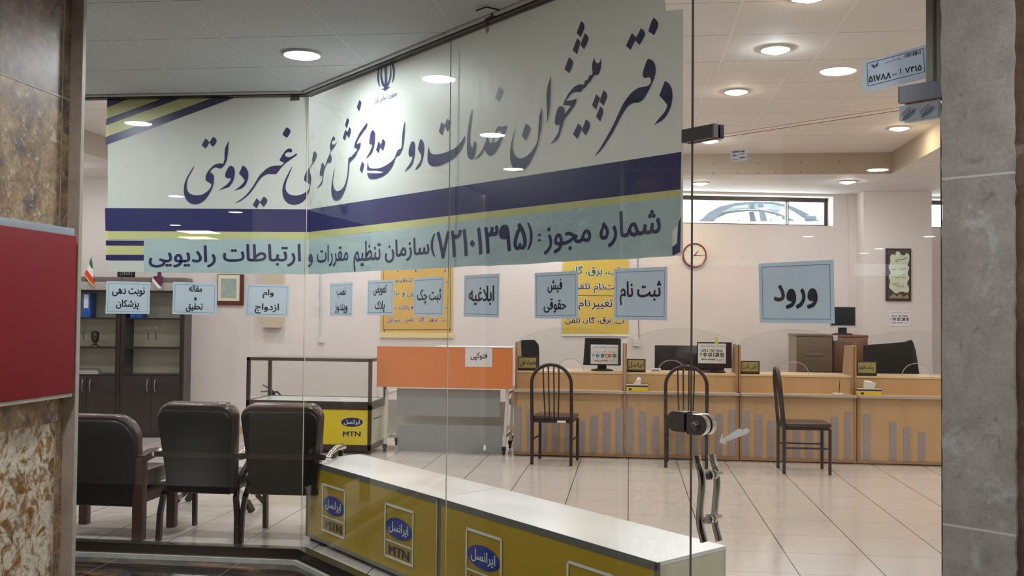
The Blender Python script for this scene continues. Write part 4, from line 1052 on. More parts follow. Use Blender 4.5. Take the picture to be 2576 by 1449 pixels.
# lock body across the gap
def pill(o, u, n, t0, t1, z, hgt, round_right, k=10):
    r = hgt / 2; pts = []
    if round_right:
        pts = [(t0, z - r), (t1 - r, z - r)] + [(t1 - r + r * math.sin(a), z - r * math.cos(a)) for a in [math.pi * i / k for i in range(1, k)]] + [(t1 - r, z + r), (t0, z + r)]
    else:
        pts = [(t1, z + r), (t0 + r, z + r)] + [(t0 + r - r * math.sin(a), z + r * math.cos(a)) for a in [math.pi * i / k for i in range(1, k)]] + [(t0 + r, z - r), (t1, z - r)]
    return [o + u * t + Z3 * q for t, q in pts]
zlk = float(onD(1750, 1066)[2]); hl = .074
mb = MB()
for d0, d1 in ((.030, .0055), (-.0055, -.030)):
    mb.slab([p - ND * d0 for p in pill(EO, UD, ND, .004, .094, zlk, hl, True)], -ND, d0 - d1, 0, 1)
lk = mb.build('lock_case', ['lock_face', 'chrome'], door, world=True)
a = EO + UD * .047 + Z3 * (zlk - .002)
mb = MB().tube([a - ND * .029, a - ND * .036, a - ND * .036, a - ND * .046, a - ND * .047], [.017, .017, .0135, .0115, .009], 18); mb.build('lock_cylinder', 'steel', lk, world=True)
mb = MB(); q = a - ND * .0475; mb.slab([q + UD * x + Z3 * y for x, y in ((-.0016, -.006), (.0016, -.006), (.0016, .006), (-.0016, .006))], -ND, .001); mb.build('keyhole', 'black', lk, world=True)
t = thing('lock_keeper', 'dark rounded steel lock keeper on the fixed glass, left half beside the door edge', 'lock', EO - UB * .05 + Z3 * (zlk - .04))
mb = MB()
for d0, d1 in ((.030, .0055), (-.0055, -.030)):
    mb.slab([p - NB * d0 for p in pill(EO, UB, NB, -.092, -.004, zlk + .004, hl, False)], -NB, d0 - d1, 0, 1)
mb.build('keeper_case', ['lock_face', 'chrome'], t, world=True)
# clamp joining the side light to the fixed light over the door
P2 = lambda t_, d, z: EO + UB * t_ - NB * d + Z3 * z
zc0, zc1 = float(onB(1735, 360)[2]), float(onB(1735, 327)[2])
t = thing('glass_clamp', 'dark steel patch clamp at the top left corner of the glass door', 'clamp', EO + Z3 * zc0)
mb = MB()
for d0, d1 in ((.026, .0055), (-.0055, -.026)):
    mb.slab([P2(-.028, d0, zc0), P2(.132, d0, zc0), P2(.132, d0, zc1), P2(-.028, d0, zc1)], -NB, d0 - d1)
mb.build('clamp_plate', 'steel_dark', t, world=True)
mb = MB().slab([P2(.126, .027, zc0), P2(.1325, .027, zc0), P2(.1325, .027, zc1), P2(.126, .027, zc1)], -NB, .022); mb.build('clamp_end', 'steel', t, world=True)
# hinge patches at the right: bare steel above, film wrapped below
tz = float(np.dot(onD(2272, 245) - EO, UD))
def dz(px, py): return float(onD(px, py)[2])
zu0, zu1 = dz(2320, 255), dz(2320, 213)
t = thing('pivot_clamp', 'bare steel pivot patch clamp on the fixed glass over the door, right end', 'clamp', EO + UD * .87 + Z3 * zu0)
mb = MB()
for d0, d1 in ((.026, .0055), (-.0055, -.026)): mb.slab([P(tz, d0, zu0), P(.96, d0, zu0), P(.96, d0, zu1), P(tz, d0, zu1)], -ND, d0 - d1)
mb.build('clamp_plate', 'steel_dark', t, world=True)
mb = MB(); mb.slab([P(tz - .003, .0265, zu0), P(tz + .002, .0265, zu0), P(tz + .002, .0265, zu1), P(tz - .003, .0265, zu1)], -ND, .02); mb.build('clamp_edge', 'chrome', t, world=True)
zf0, zf1 = dz(2320, 300), dz(2320, 264)
mb = MB()
for d0, d1 in ((.026, .0055), (-.0055, -.026)): dslab(mb, tz, .93, zf0, zf1, d0, d0 - d1)
pc = mb.build('pivot_patch', 'film', door, world=True)
Q = [P(tz, .0268, zf1), P(.93, .0268, zf1), P(.93, .0268, zf0), P(tz, .0268, zf0)]
mb = MB(); mr = MB()
for u0 in (.02, .50):
    s = .42
    def loc(a, b_): return quad_uv(Q, u0 + s * a, b_)
    ang = [(.05 + .32 * 0, 0)]
    def skew(a, b_): # along the slanted axis of the print
        cx_, cy_ = u0 + .25, .66; ca, sa = .17, -.30
        return quad_uv(Q, cx_ + a * ca * 1.0 + b_ * .03, cy_ + a * sa + b_ * .17)
    n_ = 30
    ring_o = [skew(math.cos(2 * math.pi * i / n_), math.sin(2 * math.pi * i / n_)) for i in range(n_)]
    ring_i = [skew(.90 * math.cos(2 * math.pi * i / n_), .80 * math.sin(2 * math.pi * i / n_)) for i in range(n_)]
    mb.poly([ring_o, ring_i])
    put_text(mb, 'PERSIA', [skew(-.72, -.52), skew(.72, -.52), skew(.72, .52), skew(-.72, .52)], .02, 2)
    for k in (0, 1):
        def sk2(a, b_): return quad_uv(Q, u0 + .17 + a * .16 + b_ * .02, .33 + .14 * k + a * -.30 + b_ * .04)
        mr.add([sk2(-.8, -.5), sk2(.6 + .3 * k, -.5), sk2(.6 + .3 * k, .5), sk2(-.8, .5)], [[0, 1, 2, 3]])
mb.build('film_print', 'black_ink', pc, world=True); mr.build('film_print_red', 'film_red', pc, world=True)
# stickers: post code plate on the fixed light, price label and arrow on the door
q = [onD(2170, 157, -.007), onD(2334, 111, -.007), onD(2335, 196, -.007), onD(2173, 233, -.007)]
t = thing('postcode_sticker', 'white postcode plate sticker with bar code, on the glass over the door', 'sticker', (q[2] + q[3]) / 2)
MB().slab(q, -ND, .0006).build('sheet', 'film', t, world=True)
q1 = lift(q, -ND, .001); mb = MB()
def sk(px, py): # position inside the sticker from the photograph
    return onD(px, py, -.008)
fr = [sk(2180.5, 159), sk(2323.5, 121), sk(2326.5, 181), sk(2183, 217.5)]
border(mb, fr, 0, .009)
put_text(mb, '۵۱۷۸۸', [sk(2184.5, 191), sk(2242, 181), sk(2241, 197), sk(2186, 208)], .02, 3)
put_text(mb, '۱', [sk(2263, 173), sk(2267, 172), sk(2267, 187), sk(2264, 188)], .02, 2)
mb.add([sk(2245, 187.5), sk(2256, 184.5), sk(2256, 186.5), sk(2245, 189.5)], [[0, 1, 2, 3]])
put_text(mb, '۷۴۱۵', [sk(2276, 171), sk(2319, 161), sk(2319, 177), sk(2277, 184)], .02, 3)
put_text(mb, 'پلاک کدپستی', [sk(2226, 153), sk(2266, 144), sk(2266, 151), sk(2227, 161)], .0, 2)
rr = random.Random(9); x = 2276.0
while x < 2316:
    w = rr.choice((1.0, 1.4, 2.4)); d = -(x - 2276) * .26
    mb.add([sk(x, 136 + d), sk(x + w, 135.8 + d), sk(x + w, 145.5 + d), sk(x, 146 + d)], [[0, 1, 2, 3]]); x += w + rr.choice((.9, 1.4, 2.0))
mb.build('print', 'black_ink', t, world=True)
mb = MB()
for k in range(4):
    mb.poly([[sk(*p) for p in ((2201 + k * 2.0, 166 - k * .2), (2208 - k * .2, 155.5 + k * 2.6), (2209 - k * .3, 156 + k * 2.7), (2203.5 + k * 1.6, 168.5 - k * .2))]]) if k < 3 else None
for k in range(3):
    mb.poly([[sk(*p) for p in ((2190 + k * 3, 163.5 - k * .5), (2192.5 + k * 3, 163 - k * .5), (2201 + k * .6, 171 - k), (2199.5 + k * .6, 172.3 - k))]])
mb.build('wing_logo', 'navy', t, world=True)
q = [onD(1837, 378.5, -.007), onD(1878, 375, -.007), onD(1878, 403, -.007), onD(1838, 408, -.007)]
t = thing('price_label', 'small white bar code label on the glass door, below the clamp gap', 'sticker', (q[2] + q[3]) / 2)
MB().slab(q, -ND, .0005).build('sheet', 'white_paper', t, world=True)
q1 = lift(q, -ND, .0008); mb = MB(); u = .12
while u < .86:
    w = rr.choice((.02, .035, .05)); mb.add(sub_quad(q1, u, .1, u + w, .22), [[0, 1, 2, 3]]); u += w + rr.choice((.015, .03))
for u0, v0, u1, v1 in ((.16, .36, .35, .39), (.08, .46, .46, .49), (.2, .53, .34, .55), (.63, .38, .9, .42), (.6, .68, .94, .76), (.08, .82, .45, .85)): mb.add(sub_quad(q1, u0, v0, u1, v1), [[0, 1, 2, 3]])
mb.add(sub_quad(q1, .52, .3, .528, .9), [[0, 1, 2, 3]]); mb.build('print', 'icon_dark', t, world=True)
ar = [(1809, 1114), (1816, 1090), (1818.5, 1104), (1858, 1078), (1868, 1081), (1878, 1076), (1886, 1083), (1880, 1092), (1824, 1112), (1827, 1117.5)]
t = thing('arrow_sticker', 'clear peeling arrow shaped sticker on the glass door, right of the lock', 'sticker', onD(1850, 1110, -.007))
MB().slab([onD(*p, -.0065) for p in ar], -ND, .0005).build('film', 'milky', t, world=True)
mb = MB(); mb.slab([onD(*p, -.0075) for p in ((1809, 1114), (1816, 1090), (1818.5, 1093), (1813, 1111), (1824, 1108), (1866, 1091), (1872, 1086), (1868, 1082), (1878, 1077), (1876, 1081), (1886, 1083), (1881, 1089), (1868, 1095), (1824, 1112.5), (1827, 1117.5))], -ND, .0004)
mb.build('film_rim', 'white_paper', t, world=True)
mb = MB(); mb.slab([onD(*p, -.0075) for p in ((1824, 1105), (1858, 1084), (1868, 1086), (1866, 1091), (1828, 1108))], -ND, .0004); mb.build('film_print', 'milky', t, world=True)

# ---- red sign on the column
xs_ = XL + .075
ys0, ys1 = 2.75, YL - .03
zt, zb = float(PX(90, 579, xs_)[2]), float(PX(90, 1001, xs_)[2])
t = thing('red_sign', 'plain red sign panel with a pale top rim, fixed on the stone column', 'sign', (xs_, (ys0 + ys1) / 2, zb))
ye = float(PX(189, 800, xs_)[1])
MB().box(XL + .001, ys0, zb, xs_, ye, zt, 0, .004).build('panel', 'red_sign', t, world=True)
MB().box(XL + .001, ys0, zt, xs_ - .004, ye - .012, zt + .032, 0, .002).build('top_rim', 'film', t, world=True)
MB().box(XL + .001, ys0, zb - .016, xs_ - .004, ye - .004, zb, 0).build('bottom_rim', 'stone_edge', t, world=True)

# ================================================================== low display counters behind the splayed glass
zc = .53
FLc, FJc, FRc = PZ(772, 1157, zc), PZ(1104, 1252, zc), PZ(1655, 1415, zc)
BLc, BJc, BRc = PZ(905, 1142, zc), PZ(1252, 1226.5, zc), PZ(1826, 1373, zc)
def logo(mbw, mbb, mbt, mbi, q):
    """framed telecom logo: pale outline, blue oval with lettering, block letters under it"""
    border(mbw, q, 0, .045)
    mbw.add(sub_quad(q, 0, .665, 1, .695), [[0, 1, 2, 3]])
    eq = sub_quad(q, .06, .22, .94, .60); mbb.poly([ellipse_pts(eq)])
    put_text(mbt, 'ایرانسل', sub_quad(eq, .12, .22, .88, .80), .018, 2)
    put_text(mbi, 'MTN', sub_quad(q, .16, .75, .86, .92), .022, 2)
def low_counter(a, b_, c, d, label, logos):
    """a,b front top; c,d back top (right, left)"""
    t = thing('display_counter', label, 'display counter', ((a + b_ + c + d) / 4) * [1, 1, 0], 0, 'low yellow display counters')
    u = (b_ - a) / np.linalg.norm(b_ - a); v = (d - a) * [1, 1, 0]; n = np.array([u[1], -u[0], 0]);
    if np.dot(n, v) > 0: n = -n
    g = lambda p, z: np.array([p[0], p[1], z])
    mb = MB(); mb.slab([g(p, zc) for p in (a, b_, c, d)], Z3, .016); mb.build('top_board', 'top_white', t, world=True)
    L = float(np.linalg.norm(b_ - a)); wd = float(np.linalg.norm(d - a)); e2 = (d - a) / wd
    mb = MB()
    mb.slab([g(a, .035), g(b_, .035), g(b_, zc - .03), g(a, zc - .03)], n, .012); mb.build('front_panel', 'yellow_dull', t, world=True)
    mb = MB()
    f = lambda s, z, o=.002: g(a + u * s + n * o, z)
    for s0, s1, z0, z1 in ((0, L, zc - .034, zc - .001), (0, L, 0.03, .05), (0, .018, .03, zc - .002), (L - .018, L, .03, zc - .002)):
        mb.slab([f(s0, z0), f(s1, z0), f(s1, z1), f(s0, z1)], n, .016)
    mb.build('frame_rail', 'alu', t, world=True)
    for p, q_ in ((b_, c), (d, a)):
        mb = MB(); uu = (q_ - p) / np.linalg.norm(q_ - p); nn = np.array([uu[1], -uu[0], 0])
        mb.slab([g(p - nn * .002, .03), g(q_ - nn * .002, .03), g(q_ - nn * .002, zc - .017), g(p - nn * .002, zc - .017)], nn, .014)
        mb.build('end_panel', 'cream_panel', t, world=True)
    mb = MB(); mb.slab([g(d, .03), g(c, .03), g(c, zc - .017), g(d, zc - .017)], -n, .012); mb.build('back_panel', 'cream_panel', t, world=True)
    mb = MB(); ins = -n * .03; mb.slab([g(a + ins, 0), g(b_ + ins, 0), g(b_ + ins, .032), g(a + ins, .032)], n, wd - .08); mb.build('plinth', 'bronze', t, world=True)
    for cor in logos:
        q = [PP(x, y, a + n * .003, n) for x, y in cor]
        # keep the print upright and rectangular
        s0 = float(np.mean([np.dot(q[0] - a, u), np.dot(q[3] - a, u)])); s1 = float(np.mean([np.dot(q[1] - a, u), np.dot(q[2] - a, u)]))
        z1_ = (q[0][2] + q[1][2]) / 2; z0_ = (q[2][2] + q[3][2]) / 2
        q = [f(s0, z1_, .004), f(s1, z1_, .004), f(s1, z0_, .004), f(s0, z0_, .004)]
        A_, B_, T_, I_ = MB(), MB(), MB(), MB(); logo(A_, B_, T_, I_, q)
        lg = A_.build('logo', 'logo_white', t, world=True)
        B_.v = [tuple(np.array(p) + n * .0006) for p in B_.v]; T_.v = [tuple(np.array(p) + n * .0012) for p in T_.v]; I_.v = [tuple(np.array(p) + n * .0006) for p in I_.v]
        B_.build('logo_oval', 'logo_blue', lg, world=True); T_.build('logo_lettering', 'logo_white', lg, world=True); I_.build('logo_letters', 'navy', lg, world=True)
    return t
g1 = (FRc - FLc); 
low_counter(FLc, FJc - g1 / np.linalg.norm(g1) * .003, BJc - g1 / np.linalg.norm(g1) * .003, BLc, 'left low white-topped counter with yellow front, behind the glass corner by the armchairs',
            [[(810, 1215), (869, 1231), (867, 1356), (810, 1336)], [(967, 1263), (1041, 1285), (1040, 1426), (967, 1401)]])
low_counter(FJc + g1 / np.linalg.norm(g1) * .003, FRc, BRc, BJc + g1 / np.linalg.norm(g1) * .003, 'right low white-topped counter with yellow front, its cream end facing the glass door',
            [[(1171, 1326), (1263, 1353), (1262, 1513), (1171, 1480)], [(1425, 1408), (1545, 1446), (1545, 1640), (1425, 1590)]])
# small pale blocks on the floor between counter and frame
q = [PZ(*p, .0) for p in ((765, 1360), (782, 1366), (782, 1379), (764, 1371))]

# ================================================================== bookcases along the back wall
BD = .40
uR = u_of(onW(463, 900, BD)); uM = u_of(onW(302, 900, BD)); BWd = uR - uM
def zW(px, py, off): return float(onW(px, py, off)[2])
zT, zH, zG0 = zW(400, 698, BD), zW(400, 731, BD), zW(400, 945, BD)
zS = [zW(330, 801, BD), zW(330, 875, BD)]
def bookcase(u0, label):
    o = wallpt(u0 + BWd / 2, 0, .012)
    t = thing('bookcase', label, 'bookcase', o, WANG, 'tall dark bookcases')
    w = BWd / 2; d = BD - .012                      # local: x along the wall, -y into the room
    mb = MB(); s = .055
    mb.box(-w + .002, -d, .0, -w + s, 0, zT - .02).box(w - s, -d, 0, w - .002, 0, zT - .02).box(-w + s, -.012, .0, w - s, 0, zT - .02)
    mb.box(-w + s, -d + .01, zG0 - .02, w - s, -.012, zG0 + .012).box(-w + s, -d + .02, .0, w - s, -.012, .05).box(-w + s, -d + .002, zH - .02, w - s, -.012, zH)
    mb.build('carcass', 'walnut', t)
    mb = MB().box(-w + s, -.02, zG0, w - s, -.0125, zH); mb.build('back_board', 'cab_back', t)
    mb = MB().box(-w + .002, -d - .004, zH, w - .002, -.0, zT - .06, 0, .003).box(-w + .001, -d - .006, zT - .06, w - .001, 0, zT, 1, .003); mb.build('header_board', ['header', 'header_dark'], t)
    for z in zS:
        MB().box(-w + s, -d + .03, z - .012, w - s, -.02, z + .006).build('shelf', 'walnut', t)
    for sx in (-1, 1):
        x0, x1 = (-w + s - .012, -.002) if sx < 0 else (.002, w - s + .012)
        g = MB().box(x0, -d - .006, zG0 + .006, x1, -d, zH - .004).build('glass_door', 'glass_thin', t)
        xh = -.045 if sx < 0 else .045; zh = zW(388, 840, BD)
        MB().tube([(xh, -d - .006, zh + .075), (xh + sx * .0, -d - .026, zh + .045), (xh, -d - .032, zh), (xh, -d - .026, zh - .045), (xh, -d - .006, zh - .075)], .006, 8).build('handle', 'steel_dark', g)
        dd = MB().box(x0, -d - .016, .055, x1, -d, zG0 - .006, 0, .003).build('cabinet_door', 'walnut', t)
        zh = zW(388, 970, BD)
        MB().tube([(xh, -d - .016, zh + .07), (xh, -d - .036, zh + .04), (xh, -d - .04, zh), (xh, -d - .036, zh - .04), (xh, -d - .016, zh - .07)], .007, 8).build('handle', 'steel', dd)
    return t
bookcase(uM, 'right dark walnut bookcase with empty glass shelves, beside the bare wall')
bookcase(uM - BWd - .002, 'left dark walnut bookcase holding a blue binder and a statuette, partly behind the column')
def onBK(px, py, off=BD - .16): return onW(px, py, off)
def binder(px0, px1, pyt, zb, label, text=True, off=BD - .06):
    a, b_ = onW(px0, 790, off), onW(px1, 790, off); zt = zW((px0 + px1) / 2, pyt, off)
    t = thing('ring_binder', label, 'binder', ((a + b_) / 2) * [1, 1, 0] + Z3 * zb, WANG, 'blue ring binders')
    w = float(np.linalg.norm((b_ - a)[:2])) / 2; h = zt - zb
    MB().box(-w, 0, 0, w, .24, h, 0, .004).build('cover', 'binder', t)
    MB().box(-w * .55, -.002, h * .38, w * .6, .001, h * .94).build('spine_label', 'white_paper', t)
    MB().lathe([(.008, -.001), (.012, -.0015), (.014, 0.001)], (0, -.001, h * .2), 14, 0, rot_x(90)).build('finger_ring', 'black', t)
binder(206, 226, 737, zS[0] + .006, 'blue ring binder with a white spine label on the top shelf of the left bookcase')
binder(327, 341, 737, zS[0] + .006, 'blue ring binder on the right bookcase, left one of the pair behind the paper sign')
binder(342, 357, 737, zS[0] + .006, 'blue ring binder on the right bookcase, right one of the pair behind the paper sign')
# statuette
p = onBK(239, 872); zb = zS[1] + .006
t = thing('statuette', 'dark pewter head statuette on a foot, middle shelf of the left bookcase', 'statuette', p * [1, 1, 0] + Z3 * zb)
sh = zW(239, 832, BD - .16) - zb
MB().lathe([(.0001, 0), (.055, 0), (.05, .015), (.02, .03), (.018, .05)], n=18).build('foot', 'pewter', t)
mb = MB().lathe([(.016, .045), (.03, .06), (.042, .09), (.046, sh * .62), (.044, sh * .75), (.05, sh * .78), (.046, sh * .86), (.03, sh * .95), (.0001, sh)], n=20)
mb.box(-.010, -.058, sh * .52, .010, -.038, sh * .62, 0, .004).box(-.03, -.05, sh * .62, -.008, -.036, sh * .67, 0, .003).box(.008, -.05, sh * .62, .03, -.036, sh * .67, 0, .003)
mb.build('head', 'pewter', t)
# books lying on the bottom shelf
zb = zG0 + .013
for k, (w, dz_, dx) in enumerate(((.15, .022, 0), (.14, .018, .005), (.13, .016, -.006))):
    p = onBK(219, 938, BD - .12)
    z0 = zb + (0, .023, .042)[k]
    b = MB().box(-w, -.08, 0, w, .08, dz_, 0, .002)
    t = thing('book', ('pale book at the bottom of the stack in the left bookcase', 'book in the middle of the stack in the left bookcase', 'dark book on top of the stack in the left bookcase')[k], 'book', p * [1, 1, 0] + Z3 * z0 + UW * dx, WANG, 'books lying in the left bookcase')
    MB().box(-w + .004, -.078, .003, w, .08, dz_ - .003).build('pages', 'white_paper', t)
    MB().box(-w, -.082, 0, w, .082, .003).box(-w, -.082, dz_ - .003, w, .082, dz_).box(-w, -.082, 0, -w + .004, .082, dz_).build('cover', ('header', 'film', 'frame_brown')[k], t)
# table flags on top of the bookcases
def flag(px, label, cols, tip, low, kind):
    off = BD - .04
    base = onW(px, 700, off) * [1, 1, 0] + Z3 * zT
    t = thing('table_flag', label, 'flag', base, WANG, 'table flags on the bookcases')
    Xi = XF[t.name]
    MB().lathe([(.0001, 0), (.035, 0), (.035, .01), (.008, .018), (.004, .02)], n=16).build('flag_base', 'steel_dark', t)
    zt_ = zW(px, tip, off) - zT
    MB().tube([(0, 0, .01), (0, 0, zt_)], .004, 8).build('flag_pole', 'steel', t)
    for nm, mt, quad_ in cols:
        pts = [onW(x, y, BD + .03) for x, y in quad_]
        MB().slab(pts, NW, .006).build(nm, mt, t, world=True)
flag(229, 'small table flag in green, white and red with gold fringe, on the left bookcase', [
    ('green_band', 'flag_green', [(229, 649), (232, 660), (233.5, 676), (229, 674), (225, 664), (225, 658)]),
    ('white_band', 'white_cloth', [(225, 664), (229, 674), (233.5, 676), (235, 700), (230, 694), (218, 678)]),
    ('red_band', 'flag_red', [(218, 678), (230, 694), (235, 701), (237, 716), (232, 714), (213, 690), (214, 684)]),
    ('gold_fringe', 'gold', [(213, 690), (232, 714), (237, 716), (236.5, 720), (229, 716), (212, 694)])], 645, 720, 0)
flag(404, 'small maroon table flag with a pale fringe, on the right bookcase behind the banner edge', [
    ('maroon_band', 'maroon', [(396, 660), (404, 662), (406, 690), (408, 712), (404, 722), (385, 698), (386, 695), (396, 694)]),
    ('pale_fringe', 'white_cloth', [(383.5, 698), (404, 721), (406.5, 722), (403, 727), (396, 724), (383, 708)])], 655, 724, 1)
# framed black picture standing on the left bookcase
off = BD - .03
a, b_ = onW(294.5, 710, off), onW(339, 710, off); zt_ = zW(317, 650, off)
t = thing('picture_frame', 'black framed picture with silver calligraphy, standing on the bookcase top', 'picture frame', ((a + b_) / 2) * [1, 1, 0] + Z3 * zT, WANG)
w = float(np.linalg.norm((b_ - a)[:2])) / 2; h = zt_ - zT
MB().box(-w, 0, 0, w, .02, h, 0, .004).build('frame', 'black', t)
MB().box(-w * .62, -.002, h * .06, w * .62, .0, h * .92).build('picture', 'screen', t)
mb = MB()
for x in (-.62, .6): mb.box(w * x, -.003, h * .06, w * x + .006, -.001, h * .92)
for i in range(5):
    x = -w * .4 + w * .2 * i; mb.tube([(x, -.003, h * .12), (x + .008, -.003, h * (.3 + .12 * (i % 3))), (x + .012, -.003, h * (.34 + .12 * (i % 3)))], .005, 6)
mb.build('silver_lettering', 'steel', t)

# ================================================================== things on the back wall
q = rect_on(onW, 547, 690, 613, 768, .03)
t = thing('certificate_frame', 'framed certificate with red-brown frame and cream mount, on the wall by the bookcase', 'picture', (q[2] + q[3]) / 2)
MB().slab(q, NW, .03).build('frame', 'frame_brown', t, world=True)
MB().slab(lift(sub_quad(q, .02, .02, .84, .86), NW, .0015), NW, .002).build('mount', 'mat_cream', t, world=True)
MB().slab(lift(sub_quad(q, .13, .14, .72, .76), NW, .003), NW, .002).build('print', 'print_grey', t, world=True)
q = rect_on(onW, 659, 660, 708, 824, .12)
t = thing('wall_box', 'tall beige metal box on the wall behind a blue paper sign', 'duct box', (q[2] + q[3]) / 2)
MB().slab(q, NW, .12).build('casing', 'box_beige', t, world=True)
MB().slab(lift(sub_quad(q, .0, .985, 1, 1), NW, .004), NW, .12).build('bottom_lip', 'box_beige', t, world=True)
mb = MB()
for u in (.07, .93): mb.slab(lift(sub_quad(q, u - .015, .93, u + .015, .94), NW, .002), NW, .003)
mb.build('screw', 'bronze', t, world=True)
x0 = u_of(onW(808, 760)); zj = float(onW(808, 855)[2])
t = thing('wall_conduit', 'pale vertical conduit ending in a small junction box on the wall', 'conduit', wallpt(x0, zj))
MB().slab([wallpt(x0 - .011, zj, .015), wallpt(x0 + .011, zj, .015), wallpt(x0 + .011, ZPER, .015), wallpt(x0 - .011, ZPER, .02)], NW, .02).build('trunking', 'pvc', t, world=True)
q = rect_on(onW, 802, 848, 816, 862, .035); MB().slab(q, NW, .034).build('junction_box', 'white_metal', t, world=True)
# posters
q = rect_on(onW, 958, 640, 1138, 842, .012)
t = thing('poster', 'amber poster with a rounded black border and a cream bottom rail', 'poster', (q[2] + q[3]) / 2)
MB().slab(q, NW, .004).build('sheet', 'poster_yellow', t, world=True)
mb = MB()
bq = [onW(x, y, .0135) for x, y in smooth_closed([(965, 640, 1), (965, 822), (969, 829.5), (975, 830), (1122, 829.5), (1129, 828), (1132.5, 820), (1133, 640, 1)], 3)]
bi = [onW(x, y, .0135) for x, y in smooth_closed([(966, 640, 1), (966, 822), (970, 828.3), (975, 828.8), (1122, 828.3), (1128.5, 827), (1131.5, 820), (1132, 640, 1)], 3)]
k = len(bq); mb.add(bq + bi, [[i, i + 1, i + 1 + k, i + k] for i in range(k - 1)])
mb.build('border_line', 'dark_ink', t, world=True)
def lettering(parent, items, f, off, white=True):
    by = {}; mw = MB()
    for s, x0, y0, x1, y1, ink in items:
        m_ = by.setdefault(ink, MB())
        put_text(m_, s, [f(x0, y0, off + .0008), f(x1, y0, off + .0008), f(x1, y1, off + .0008), f(x0, y1, off + .0008)], .014, 2)
        if white: put_text(mw, s, [f(x0 - 1, y0 - 1, off), f(x1 + 1, y0 - 1, off), f(x1 + 1, y1 + 1, off), f(x0 - 1, y1 + 1, off)], .05, 2)
    if white: mw.build('lettering_outline', 'white_paper', parent, world=True)
    for ink, m_ in by.items(): m_.build('lettering', ink, parent, world=True)
lettering(t, [('تنظیم', 994, 698, 1038, 715, 'green_ink'), ('فر', 1120, 700, 1131, 714, 'green_ink'),
              ('تبا', 992, 729, 1005, 745, 'green_ink'), ('و', 1012, 735, 1018, 748, 'green_ink'), ('یل', 1024, 730, 1041, 748, 'green_ink'), ('ا', 1127, 730, 1129, 744, 'green_ink'),
              ('در', 992, 771, 999, 779, 'purple_ink'), ('پایان', 1003, 766, 1030, 780, 'purple_ink'), ('و', 1034, 770, 1040, 779, 'purple_ink'), ('قبـ', 1117, 766, 1130, 778, 'purple_ink'),
              ('موبایل', 972, 800, 1007, 812, 'purple_ink'), ('تلفن', 1018, 798, 1041, 811, 'purple_ink'), ('گاز', 1052, 797, 1068, 811, 'purple_ink'), ('برق', 1079, 800, 1100, 811, 'purple_ink'), ('آب', 1111, 798, 1129, 810, 'purple_ink'),
              ('.', 1011, 805, 1013, 807, 'purple_ink'), ('.', 1045, 805, 1047, 807, 'purple_ink'), ('.', 1073, 805, 1075, 807, 'purple_ink'), ('.', 1104, 805, 1106, 807, 'purple_ink'),
              ('م', 1044, 672, 1056, 685, 'dark_ink'), ('ر', 998, 675, 1004, 685, 'dark_ink'), ('ر', 1114, 675, 1122, 686, 'dark_ink')], onW, .0135)
q = rect_on(onW, 956, 837, 1141, 850, .03)
MB().slab(q, NW, .028).build('bottom_rail', 'rail_cream', t, world=True)
q = rect_on(onW, 1415, 628, 1580, 846, .012)
t = thing('poster', 'bright yellow poster with black white-edged lettering and a thin middle line', 'poster', (q[2] + q[3]) / 2)
MB().slab(q, NW, .004).build('sheet', 'poster_yellow2', t, world=True)
MB().slab(rect_on(onW, 1414, 841, 1582, 846, .016), NW, .004).build('bottom_rail', 'white_paper', t, world=True)
MB().slab(rect_on(onW, 1416, 743, 1579, 744, .0135), NW, .001).build('middle_line', 'dark_ink', t, world=True)
lettering(t, [('آب،', 1523, 671, 1561, 695, 'green_ink'), ('برق،', 1473, 672, 1515, 696, 'green_ink'), ('گاز', 1437, 668, 1466, 694, 'green_ink'),
              ('ثبت‌نام', 1493, 712, 1565, 737, 'dark_ink'), ('تلفن', 1440, 711, 1485, 732, 'dark_ink'),
              ('تغییر', 1488, 753, 1541, 779, 'dark_ink'), ('نام', 1455, 753, 1485, 780, 'dark_ink'),
              ('آب،', 1543, 799, 1572, 818, 'dark_ink'), ('برق،', 1503, 797, 1538, 816, 'dark_ink'), ('گاز،', 1466, 796, 1497, 816, 'dark_ink'), ('تلفن', 1422, 798, 1460, 816, 'dark_ink')], onW, .0135)
# wall cable and small socket
mb = MB(); pts = [onW(*p, .006) for p in ((1606, 600), (1605, 660), (1606, 800), (1608, 850), (1604, 862))]
t = thing('wall_cable', 'thin black cable down the wall to a small white box, right of the yellow poster', 'cable', onW(1604, 868))
MB().tube(pts, .003, 6).build('cable', 'black', t, world=True)
q = rect_on(onW, 1594, 853, 1609, 871, .04); bx = MB().slab(q, NW, .038).build('wall_socket', 'white_metal', t, world=True)
MB().slab(lift(sub_quad(q, .2, .5, .8, .6), NW, .002), NW, .002).build('socket_label', 'film', bx, world=True)
# clock
cc = onW(1747, 642, .02); rc = float(np.linalg.norm(onW(1777, 642, .02) - onW(1717, 642, .02))) / 2
t = thing('wall_clock', 'round wall clock with a dark red rim and white face, behind the door edge', 'clock', cc)
mt = frame_mtx((0, 0, 0), UW, (0, 0, 1), NW)
MB().lathe([(rc * .905, .004), (rc * .92, .022), (rc * .97, .026), (rc, .018), (rc, -.018), (rc * .3, -.018)], cc, 48, 0, mt).build('rim', 'clock_red', t, world=True)
MB().lathe([(.0001, .006), (rc * .9, .006)], cc, 48, 0, mt).build('face', 'clock_face', t, world=True)
mb = MB()
def hand(ang, L, w, z):
    d = np.array(UW) * math.sin(ang) + Z3 * math.cos(ang); s = np.array(UW) * math.cos(ang) - Z3 * math.sin(ang); c_ = cc + NW * z
    mb.slab([c_ - d * L * .15 - s * w, c_ - d * L * .15 + s * w, c_ + d * L + s * w * .4, c_ + d * L - s * w * .4], NW, .0015)
